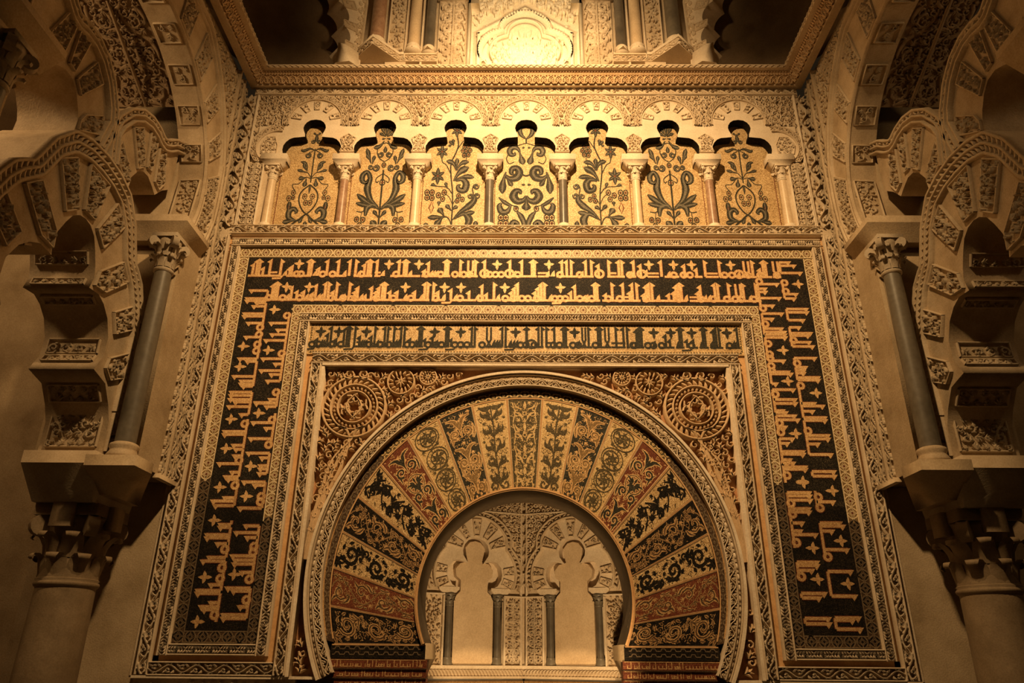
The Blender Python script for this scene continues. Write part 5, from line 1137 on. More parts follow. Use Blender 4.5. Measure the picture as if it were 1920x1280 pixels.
    while z < 7.93:
        x = -1.5 + (0.045 if row % 2 else 0)
        while x < 1.56:
            q = math.atan2(x, z - 6.05); zz = ringpt(max(-a_, min(a_, q)), 0.93)
            if abs(q) < a_ and math.hypot(x, z - 6.05) > math.hypot(zz[0], zz[1] - 6.05) + 0.02:
                a = rg.uniform(0, 6.28); mb = mbs[1 if x > 0 else -1]
                if rg.random() < 0.5: P, w = spiral(x, z, 0.042, a, 1.05, 0.02, rg.choice((-1, 1)), 9); ribbon(mb, FM, P, w, -0.035, 0.012, 'stone2', 0.65)
                else:
                    for P, w in fan(x - .035 * math.cos(a), z - .035 * math.sin(a), a, 0.09, 0.022, 4, 1.7): ribbon(mb, FM, P, w, -0.035, 0.012, 'stone2', 0.65)
            x += 0.088
        z += 0.074; row += 1
    for e in (1, -1): mbs[e].build('leaf_carving', t)
    for e in (1, -1):
        mb = MB(); ribbon(mb, FM, [(e * 1.545, 5.6), (e * 1.545, 8.0)], 0.04, -0.04, 0.04, 'pale2', 0.6); ribbon(mb, FM, [(e * 1.70, 5.6), (e * 1.70, 8.0)], 0.03, -0.04, 0.03, 'pale2', 0.6)
        band(mb, (e * 1.625, 5.6), (e * 1.625, 8.0), 0.11, 'vine', -0.03, 0.02, 'stone2', rg, base=FM); band(mb, (e * 1.775, 5.6), (e * 1.775, 8.0), 0.11, 'vine', -0.03, 0.02, 'stone2', rg, base=FM); mb.build('border_strip', t)
    # corner pilaster beside the slim column
    t = thing('corner_pilaster', sd + ' corner pilaster with carved strips and a smooth roll beside the slim column', 'pilaster', (s * XF, -0.2, 3.14))
    pm = lambda u, v, h: np.stack([s * (XF - np.asarray(h)) + 0 * np.asarray(u), -np.asarray(u, float), np.asarray(v, float) + 0 * np.asarray(u)], -1)
    mb = MB(); prism(mb, pm, rect(0.36, 3.14, 0.77, 5.46), -0.02, 0.02, 'plaster'); mb.build('plain_face', t)
    mb = MB(); ribbon(mb, pm, [(0.24, 3.14), (0.24, 5.6)], 0.05, 0, 0.045, 'pale2', 0.6); ribbon(mb, pm, [(0.10, 3.14), (0.10, 5.6)], 0.03, 0, 0.03, 'pale2', 0.6); mb.build('roll_moulding', t)
    for u, w in ((0.05, 0.085), (0.168, 0.10), (0.31, 0.085)):
        mb = MB(); band(mb, (u, 3.15), (u, 5.6), w, 'vine', 0.002, 0.036, 'stone2', rg, ground='stone2', base=pm); mb.build('carved_strip', t)
    mb = MB(); box(mb, (min(s * (XF - 0.055), s * XF), -0.40, 3.10), (max(s * (XF - 0.055), s * XF), -0.005, 3.14), 'pale2'); mb.build('base_ledge', t)
    # ---- slim columns at either springing
    CY = {1: -0.895, -1: -3.36}
    for e in (1, -1):
        cy = CY[e]; c = (s * 3.445, cy, 3.14); where = 'beside the prayer wall' if e > 0 else 'away from the prayer wall'
        t = thing('slim_column', sd + ' slim dark grey marble column with leafy capital, ' + where, 'column', c, 'slim columns of the side arches')
        mb = MB(); lathe(mb, [(0.001, 0), (0.125, 0), (0.13, 0.03), (0.112, 0.06), (0.108, 0.08), (0.12, 0.1), (0.115, 0.125), (0.088, 0.14), (0.001, 0.14)], c, 'pale2', 28); mb.build('base', t, True)
        mb = MB(); lathe(mb, [(0.086, 0.135), (0.084, 0.6), (0.076, 1.80)], c, 'greymarble', 30); mb.build('shaft', t, True)
        mb = MB(); lathe(mb, [(0.076, 1.795), (0.09, 1.805), (0.092, 1.825), (0.078, 1.84), (0.085, 1.98), (0.10, 2.10), (0.115, 2.16), (0.001, 2.16)], c, 'greystone', 24)
        capital_leaves(mb, c, 1.84, 2.09, 0.088, 0.105, 8, 2, 'greystone', 0.05); volutes(mb, c, 2.09, 0.135, 0.058, 'greystone'); box(mb, (c[0] - 0.12, c[1] - 0.12, 5.285), (c[0] + 0.12, c[1] + 0.12, 5.325), 'greystone'); mb.build('capital', t)
        # impost block carried by it
        t = thing('arch_impost', sd + ' projecting stone impost block on the slim column, ' + where, 'impost', (s * 3.6, cy, 5.42), 'imposts of the side arches')
        y_in, y_out = YC + e * 0.955 - e * 0.03 * 0, 0
        ya, yb = (cy - e * 0.025 if e > 0 else -3.02), cy + e * 0.515; yl, yh = min(ya, yb), max(ya, yb); ya2, yb2 = (cy + e * 0.03 if e > 0 else -3.07), cy + e * 0.46; yl2, yh2 = min(ya2, yb2), max(ya2, yb2)
        xo, xi = s * 3.31, s * XR; xo2 = s * 3.42
        mb = MB(); hull(mb, [(xo2, yl2, 5.32), (xi, yl2, 5.32), (xi, yh2, 5.32), (xo2, yh2, 5.32)], [(xo, yl, 5.515), (xi, yl, 5.515), (xi, yh, 5.515), (xo, yh, 5.515)], 'plaster'); mb.build('chamfer', t)
        mb = MB(); box(mb, (min(xo, xi), yl, 5.515), (max(xo, xi), yh, 5.57), 'pale2'); box(mb, (min(s * 3.35, xi), yl + 0.03, 5.57), (max(s * 3.35, xi), yh - 0.03, 5.61), 'pale2'); mb.build('slab', t)
        # bracket under its base
        t = thing('column_bracket', sd + ' chamfered stone bracket under the slim column, ' + where, 'bracket', (s * 3.5, cy, 2.9), 'brackets of the slim columns')
        mb = MB(); ya = cy - e * 0.165; y2a, y2b = cy + e * 0.165, cy + e * 0.665; y2l, y2h = min(y2a, y2b), max(y2a, y2b)
        yb = cy + e * 0.145; yl, yh = min(ya, yb), max(ya, yb)
        hull(mb, [(s * 3.56, y2l, 2.87), (s * 3.66, y2l, 2.87), (s * 3.66, y2h, 2.87), (s * 3.56, y2h, 2.87)], [(s * 3.235, yl, 3.05), (s * 3.66, yl, 3.05), (s * 3.66, yh, 3.05), (s * 3.235, yh, 3.05)], 'plaster')
        box(mb, (min(s * 3.235, s * 3.66), yl, 3.05), (max(s * 3.235, s * 3.66), yh, 3.14), 'plaster'); mb.build('block', t)
    # ---- great columns
    for e in (1, -1):
        if e < 0: continue
        c = (s * 3.91, -0.47, 0.0); t = thing('great_column', sd + ' great column with leafy capital and two curled leaf rows carrying the lobed arch', 'column', c)
        mb = MB(); lathe(mb, [(0.001, 0), (0.36, 0), (0.36, 0.08), (0.3, 0.16), (0.33, 0.24), (0.27, 0.3)], c, 'plaster', 36); mb.build('base', t, True)
        mb = MB(); lathe(mb, [(0.25, 0.3), (0.242, 1.2), (0.23, 2.13)], c, 'browncol', 40); mb.build('shaft', t, True)
        mb = MB(); lathe(mb, [(0.23, 2.125), (0.247, 2.14), (0.253, 2.155), (0.247, 2.17), (0.235, 2.175), (0.247, 2.19), (0.24, 2.2), (0.226, 2.205)], c, 'browncol', 40); mb.build('neck_ring', t, True)
        mb = MB(); lathe(mb, [(0.238, 2.20), (0.225, 2.35), (0.235, 2.55), (0.27, 2.66), (0.285, 2.70), (0.001, 2.70)], c, 'browncol', 30); mb.build('bell', t, True)
        for k, (za, zb, ra, rb) in enumerate(((2.21, 2.40, 0.235, 0.235), (2.36, 2.57, 0.232, 0.255))):
            for i in range(8):
                mb = MB(); a = (i + 0.5 * k) / 8 * 2 * math.pi; ww = 0.175
                prof = [(ra, za, ww), (ra + 0.02, (za + zb) / 2, ww), (rb + 0.03, za + (zb - za) * 0.78, ww * 0.95), (rb + 0.065, zb - 0.012, ww * 0.8), (rb + 0.095, zb - 0.012, ww * 0.62), (rb + 0.105, zb - 0.045, ww * 0.5), (rb + 0.085, zb - 0.06, ww * 0.4)]
                V = []
                for rr, z, w in prof:
                    for f in (-0.5, -0.25, 0, 0.25, 0.5):
                        rq = rr - 0.10 * w * (2 * f) ** 2 * 2; V.append((c[0] + rq * math.cos(a) - f * w * math.sin(a), c[1] + rq * math.sin(a) + f * w * math.cos(a), z))
                j = np.arange(6)[:, None] * 5 + np.arange(4)[None]; mb.add(V, np.stack([j, j + 1, j + 6, j + 5], -1).reshape(-1, 4), 'browncol'); mb.build('leaf', t, True)
        for i in range(4): mb = MB(); volutes(mb, c, 2.62, 0.30, 0.09, 'browncol', math.pi / 4 + i * math.pi / 2, 1); mb.build('volute', t)
        mb = MB()
        for i in range(4): a = i * math.pi / 2; hull(mb, [(c[0] + 0.25 * math.cos(a) - f * math.sin(a) * 0.09, c[1] + 0.25 * math.sin(a) + f * math.cos(a) * 0.09, 2.60) for f in (-1, 1)] + [(c[0] + 0.32 * math.cos(a) - f * math.sin(a) * 0.09, c[1] + 0.32 * math.sin(a) + f * math.cos(a) * 0.09, 2.60) for f in (1, -1)], [(c[0] + 0.25 * math.cos(a) - f * math.sin(a) * 0.09, c[1] + 0.25 * math.sin(a) + f * math.cos(a) * 0.09, 2.80) for f in (-1, 1)] + [(c[0] + 0.32 * math.cos(a) - f * math.sin(a) * 0.09, c[1] + 0.32 * math.sin(a) + f * math.cos(a) * 0.09, 2.80) for f in (1, -1)], 'browncol')
        box(mb, (c[0] - 0.27, c[1] - 0.27, 2.70), (c[0] + 0.27, c[1] + 0.27, 2.80), 'browncol'); mb.build('abacus', t)
        t = thing('great_impost', sd + ' chamfered impost block between the great capital and the lobed arch', 'impost', (s * 3.93, -0.47, 2.8))
        x0, x1 = s * 3.62, s * 4.23; mb = MB()
        hull(mb, [(s * 3.67, -0.79, 2.80), (s * 4.19, -0.79, 2.80), (s * 4.19, -0.16, 2.80), (s * 3.67, -0.16, 2.80)], [(x0, -1.0, 3.085), (x1, -1.0, 3.085), (x1, -0.16, 3.085), (x0, -0.16, 3.085)], 'greystone'); mb.build('chamfer', t)
        mb = MB(); box(mb, (min(x0, x1), -1.0, 3.085), (max(x0, x1), -0.16, 3.19), 'pale2'); mb.build('slab', t)
    # neighbouring bay seen through the lobed arch
    mb = MB(); mb.add([(s * 4.6, 0.16, 0), (s * 9, 0.16, 0), (s * 9, 0.16, 8), (s * 4.6, 0.16, 8)], [(0, 1, 2, 3)], 'plaster'); struct(mb.build('wall_%s_bay' % sd))
    mb = MB(); mb.add([(s * 9, 0.2, 0), (s * 9, -10, 0), (s * 9, -10, 9), (s * 9, 0.2, 9)], [(0, 1, 2, 3)], 'plaster'); struct(mb.build('wall_%s_aisle' % sd))
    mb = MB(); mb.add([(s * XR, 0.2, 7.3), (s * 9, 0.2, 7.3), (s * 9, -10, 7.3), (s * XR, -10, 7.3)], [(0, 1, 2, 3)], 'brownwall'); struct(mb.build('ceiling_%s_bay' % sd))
side_wall(-1); side_wall(1)

# ================================================================== DRUM ABOVE THE CORNICE
rng = random.Random(41)
UP = lambda u, v, h: np.stack([np.asarray(u, float), 0.12 - np.asarray(h) + 0 * np.asarray(u), np.asarray(v, float) + 0 * np.asarray(u)], -1)
mb = MB(); grid(mb, UP, -2.45, 2.45, 8.1, 11.2, -0.12, 'stone'); struct(mb.build('wall_drum'))
# lit alabaster panel
t = thing('lit_lattice_panel', 'brightly lit carved panel with a trefoil arch and tree, top centre above the cornice', 'carved panel', (0, 0.1, 8.2))
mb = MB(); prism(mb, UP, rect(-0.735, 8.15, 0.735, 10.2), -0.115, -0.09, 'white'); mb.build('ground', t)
mb = MB()
def tre(r, cz, rs, cs, w, h):
    P = [(cs + rs * math.sin(q), 8.78 + rs * math.cos(q)) for q in np.linspace(2.2, 0.15, 12)] + [(r * math.sin(q), cz + r * math.cos(q)) for q in np.linspace(1.35, 0, 10)]
    P = P + [(-x, z) for x, z in P[::-1][1:]]; ribbon(mb, UP, P, w, -0.06, h, 'white', 0.75); return P
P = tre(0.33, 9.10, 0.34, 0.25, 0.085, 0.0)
Lq = np.r_[0, np.cumsum(np.hypot(*np.diff(np.array(P), axis=0).T))]
for k in range(60):
    u = (k + .5) / 60 * Lq[-1]; x, z = np.interp(u, Lq, np.array(P)[:, 0]), np.interp(u, Lq, np.array(P)[:, 1]); Q, w = ring(x, z, 0.012, 0.012, 7); ribbon(mb, UP, Q, w, 0.0, 0.015, 'white')
tre(0.22, 9.08, 0.26, 0.19, 0.02, -0.01); ribbon(mb, UP, [(-0.62, 9.05), (0, 9.50), (0.62, 9.05)], 0.06, -0.06, 0.0, 'white', 0.7); ribbon(mb, UP, [(-0.60, 8.2), (-0.60, 9.06)], 0.05, -0.06, 0.0, 'white', 0.7); ribbon(mb, UP, [(0.60, 8.2), (0.60, 9.06)], 0.05, -0.06, 0.0, 'white', 0.7)
mb.build('trefoil_arch_relief', t)
mb = MB(); Fs = lambda u, v, h: UP(u, 8.40 + np.asarray(v), h)
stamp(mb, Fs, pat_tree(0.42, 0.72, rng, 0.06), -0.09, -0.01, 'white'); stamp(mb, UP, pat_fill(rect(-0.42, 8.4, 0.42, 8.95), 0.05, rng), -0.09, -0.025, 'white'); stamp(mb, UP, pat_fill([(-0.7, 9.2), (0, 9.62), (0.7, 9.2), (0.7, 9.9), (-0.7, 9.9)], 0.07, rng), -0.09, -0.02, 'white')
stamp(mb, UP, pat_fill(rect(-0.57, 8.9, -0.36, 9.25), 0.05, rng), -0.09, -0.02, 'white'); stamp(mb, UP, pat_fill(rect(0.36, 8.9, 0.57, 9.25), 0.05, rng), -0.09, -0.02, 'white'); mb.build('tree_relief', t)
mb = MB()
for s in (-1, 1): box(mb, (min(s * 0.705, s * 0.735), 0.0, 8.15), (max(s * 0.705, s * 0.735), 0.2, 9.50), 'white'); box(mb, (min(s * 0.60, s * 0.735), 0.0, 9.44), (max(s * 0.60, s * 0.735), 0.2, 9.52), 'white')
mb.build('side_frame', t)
for s in (-1, 1):
    sd = 'left' if s < 0 else 'right'
    base = lambda u, v, h: UP(s * u, v, h)
    t = thing('drum_carved_strip', sd + ' upright carved tree strip beside the brightly lit panel', 'carved panel', (s * 0.9, 0.1, 8.2))
    mb = MB(); prism(mb, base, rect(0.736, 8.15, 1.12, 9.75), -0.1, 0.05, 'stone'); prism(mb, base, rect(0.70, 9.55, 1.15, 10.4), -0.1, 0.07, 'stone'); mb.build('ground', t)
    mb = MB(); Fs = lambda u, v, h: base(0.93 + np.asarray(u), 8.42 + np.asarray(v), h)
    stamp(mb, Fs, pat_tree(0.32, 1.08, rng, 0.08), 0.05, 0.10, 'stone'); stamp(mb, base, pat_fill(rect(0.76, 8.40, 1.10, 9.5), 0.055, rng), 0.05, 0.085, 'stone'); mb.build('relief', t)
    # clustered wall shafts
    for k, (x, y, r, m, nm) in enumerate(((1.215, 0.03, 0.062, 'darkmarble', 'dark'), (1.41, 0.0, 0.07, 'palemarble', 'pale yellow'), (1.86, -0.10, 0.085, 'redmarble' if s < 0 else 'greymarble', 'reddish' if s < 0 else 'grey-green'))):
        c = (s * x, y, 8.58 + 0.0 * k); t = thing('drum_column', sd + ' upper ' + nm + ' column shaft ' + ('nearest the lit panel', 'second from the lit panel', 'at the corner of the lobed corner arch')[k], 'column', c, 'columns above the cornice')
        mb = MB(); lathe(mb, [(0.001, 0), (r * 1.5, 0), (r * 1.5, 0.03), (r * 1.2, 0.06), (r * 1.35, 0.09), (r * 1.05, 0.12)], c, 'pale', 20); mb.build('base', t, True)
        mb = MB(); lathe(mb, [(r * 1.03, 0.11), (r, 0.8), (r * 0.95, 1.9)], c, m, 22); mb.build('shaft', t, True)
    t = thing('drum_carved_pier', sd + ' carved pier strip between the upper wall columns', 'carved panel', (s * 1.62, 0.1, 8.5))
    mb = MB(); prism(mb, base, rect(1.13, 8.3, 1.50, 10.5), -0.1, 0.02, 'stone'); prism(mb, base, rect(1.50, 8.3, 1.76, 10.5), -0.1, 0.09, 'stone'); prism(mb, base, rect(1.76, 8.3, 2.12, 10.5), -0.1, 0.06, 'stone'); prism(mb, base, rect(1.30, 8.3, 1.325, 10.5), 0.0, 0.09, 'pale'); mb.build('ground', t)
    mb = MB(); stamp(mb, base, pat_fill(rect(1.54, 8.62, 1.72, 10.2), 0.05, rng), 0.09, 0.13, 'stone')
    for x in (1.52, 1.74): ribbon(mb, base, [(x, 8.5), (x, 10.4)], 0.02, 0.09, 0.125, 'pale')
    mb.build('relief', t)
    # zigzag ledge carrying the shafts
    t = thing('drum_ledge', sd + ' zigzag carved ledge under the upper wall columns', 'ledge', (s * 1.6, 0, 8.4))
    plan = [(1.11, 0.02), (1.58, 0.02), (1.86, -0.27), (2.12, -0.02), (2.12, 0.2), (1.11, 0.2)]
    mb = MB(); lo = [(s * x, y, 8.47) for x, y in plan]; hi = [(s * x, y, 8.585) for x, y in plan]; hull(mb, lo, hi, 'stone'); hull(mb, [(s * (1.11 if i in (0, 5) else x), y - (0.025 if i in (0, 1, 2, 3) else 0), 8.56) for i, (x, y) in enumerate(plan)], [(s * x, y - (0.025 if i in (0, 1, 2, 3) else 0), 8.60) for i, (x, y) in enumerate(plan)], 'pale'); mb.build('slab', t)
    mb = MB()
    for (xa, ya), (xb, yb) in zip(plan[:3], plan[1:4]):
        L = math.hypot(xb - xa, yb - ya); d = ((xb - xa) / L, (yb - ya) / L); nn = (d[1], -d[0]); F = plane_map((s * xa, ya, 8.515), (s * d[0], d[1], 0), (0, 0, 1), (s * nn[0], nn[1], 0))
        for P, w in pat_vine(L, 0.075, rng, 1.2, 0.14): ribbon(mb, F, P, w, 0, 0.02, 'stone', 0.7)
    mb.build('relief', t)
    for k, x in enumerate((1.215, 1.41)):
        mb = MB(); hull(mb, [(s * (x - 0.11), 0.02, 8.585), (s * x, -0.12, 8.585), (s * (x + 0.11), 0.02, 8.585)], [(s * (x - 0.11), 0.02, 8.61), (s * x, -0.12, 8.61), (s * (x + 0.11), 0.02, 8.61)], 'pale'); mb.build('plinth', t)
    # lobed corner arch
    A0 = np.array([2.06, 0.0]); d = np.array([1, -1]) / math.sqrt(2); nn = np.array([-1, -1]) / math.sqrt(2)
    F = plane_map((s * A0[0], A0[1], 8.2), (s * d[0], d[1], 0), (0, 0, 1), (s * nn[0], nn[1], 0)); HL = 0.93
    t = thing('corner_lobed_arch', sd + ' scalloped corner arch spanning the dark corner niche above the cornice', 'arch', (s * 2.7, -0.6, 8.2))
    lob = [(0.60, 0.0)]
    for k, (cx, cz, r) in enumerate(((0.60, 0.20, 0.14), (0.62, 0.50, 0.15), (0.56, 0.80, 0.16), (0.40, 1.07, 0.17), (0.14, 1.2, 0.16))):
        lob += [(cx + r * 0.9 * math.cos(q), cz + r * math.sin(q)) for q in np.linspace(-1.2 + 0.28 * k, 1.2 + 0.28 * k, 8)]
    lob.append((0.0, 1.36))
    mb = MB(); pr = [(HL + x, z) for x, z in lob] + [(HL - x, z) for x, z in lob[::-1][1:]]
    poly = pr + [(0.0, 0.0), (0.0, 2.6), (2 * HL, 2.6), (2 * HL, 0.0)]; prism(mb, F, poly, -0.28, 0.0, 'pale', back=True); mb.build('arch_body', t)
    for e in (-1, 1):
        for k, (cz, q) in enumerate(((0.35, 0.05), (0.66, 0.22), (0.97, 0.5))):
            mb = MB(); ca, sa = math.cos(q), math.sin(q); o = (0.50 - 0.03 * k, cz); f = lambda a, b: (HL + e * (o[0] + 0.26 + a * ca - b * sa - 0.02 * k), o[1] + a * sa + b * ca + 0.03)
            poly_fill_pat(mb, F, [f(-0.07, -0.045), f(0.12, -0.06), f(0.12, 0.06), f(-0.07, 0.045)], 0.04, 0.001, 0.022, 'stone', 0.012); mb.build('carved_voussoir', t)
        mb = MB(); ribbon(mb, F, [(HL + e * 0.90, 0.30), (HL + e * 0.91, 1.2), (HL + e * 0.85, 1.6)], 0.035, 0, 0.05, 'stone'); stamp(mb, F, pat_fill([(HL + e * 0.86, 0.3), (HL + e * 0.92, 0.3), (HL + e * 0.92, 1.5), (HL + e * 0.84, 1.5)] if False else rect(min(HL + e * 0.80, HL + e * 0.905), 0.28, max(HL + e * 0.80, HL + e * 0.905), 1.6), 0.04, rng), 0.0, 0.03, 'stone'); mb.build('carved_archivolt', t)
        t2 = thing('corner_arch_corbel', sd + ' angular corbel block at the ' + ('inner' if e < 0 else 'outer') + ' foot of the scalloped corner arch', 'corbel', (s * 2.4, -0.3, 8.2), 'corbels of the corner arches')
        mb = MB(); g = lambda u, h, z: tuple(F(np.array(HL + e * u), np.array(z), np.array(h)))
        hull(mb, [g(0.60, 0.005, 0.0), g(0.90, 0.005, 0.0), g(0.84, 0.14, 0.0), g(0.70, 0.14, 0.0)], [g(0.60, 0.005, 0.32), g(0.90, 0.005, 0.32), g(0.86, 0.06, 0.30), g(0.66, 0.06, 0.30)], 'pale'); mb.build('block', t2)
    # corner niche behind it
    mb = MB(); q = np.linspace(0, math.pi / 2, 9); cx, cy, r = s * 2.35, -1.3, 1.55
    pts = np.stack([cx + s * r * np.sin(q) * 0.85, cy + r * np.cos(q)], -1)
    V = np.concatenate([np.c_[pts, np.full(9, 8.1)], np.c_[pts, np.full(9, 9.0)], np.c_[cx + (pts[:, 0] - cx) * 0.8, cy + (pts[:, 1] - cy) * 0.8, np.full(9, 9.7)], np.c_[cx + (pts[:, 0] - cx) * 0.3, cy + (pts[:, 1] - cy) * 0.3, np.full(9, 10.3)]])
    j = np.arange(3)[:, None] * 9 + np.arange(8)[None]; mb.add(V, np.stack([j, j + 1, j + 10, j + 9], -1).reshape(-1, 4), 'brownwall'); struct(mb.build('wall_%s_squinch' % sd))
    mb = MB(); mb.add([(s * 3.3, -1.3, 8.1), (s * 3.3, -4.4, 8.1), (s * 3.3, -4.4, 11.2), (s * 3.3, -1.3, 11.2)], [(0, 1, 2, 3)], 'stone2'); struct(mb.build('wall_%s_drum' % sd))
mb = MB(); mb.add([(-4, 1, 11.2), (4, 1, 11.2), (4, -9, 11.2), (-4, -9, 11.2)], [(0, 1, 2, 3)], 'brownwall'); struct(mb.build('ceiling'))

# ================================================================== LETTERING

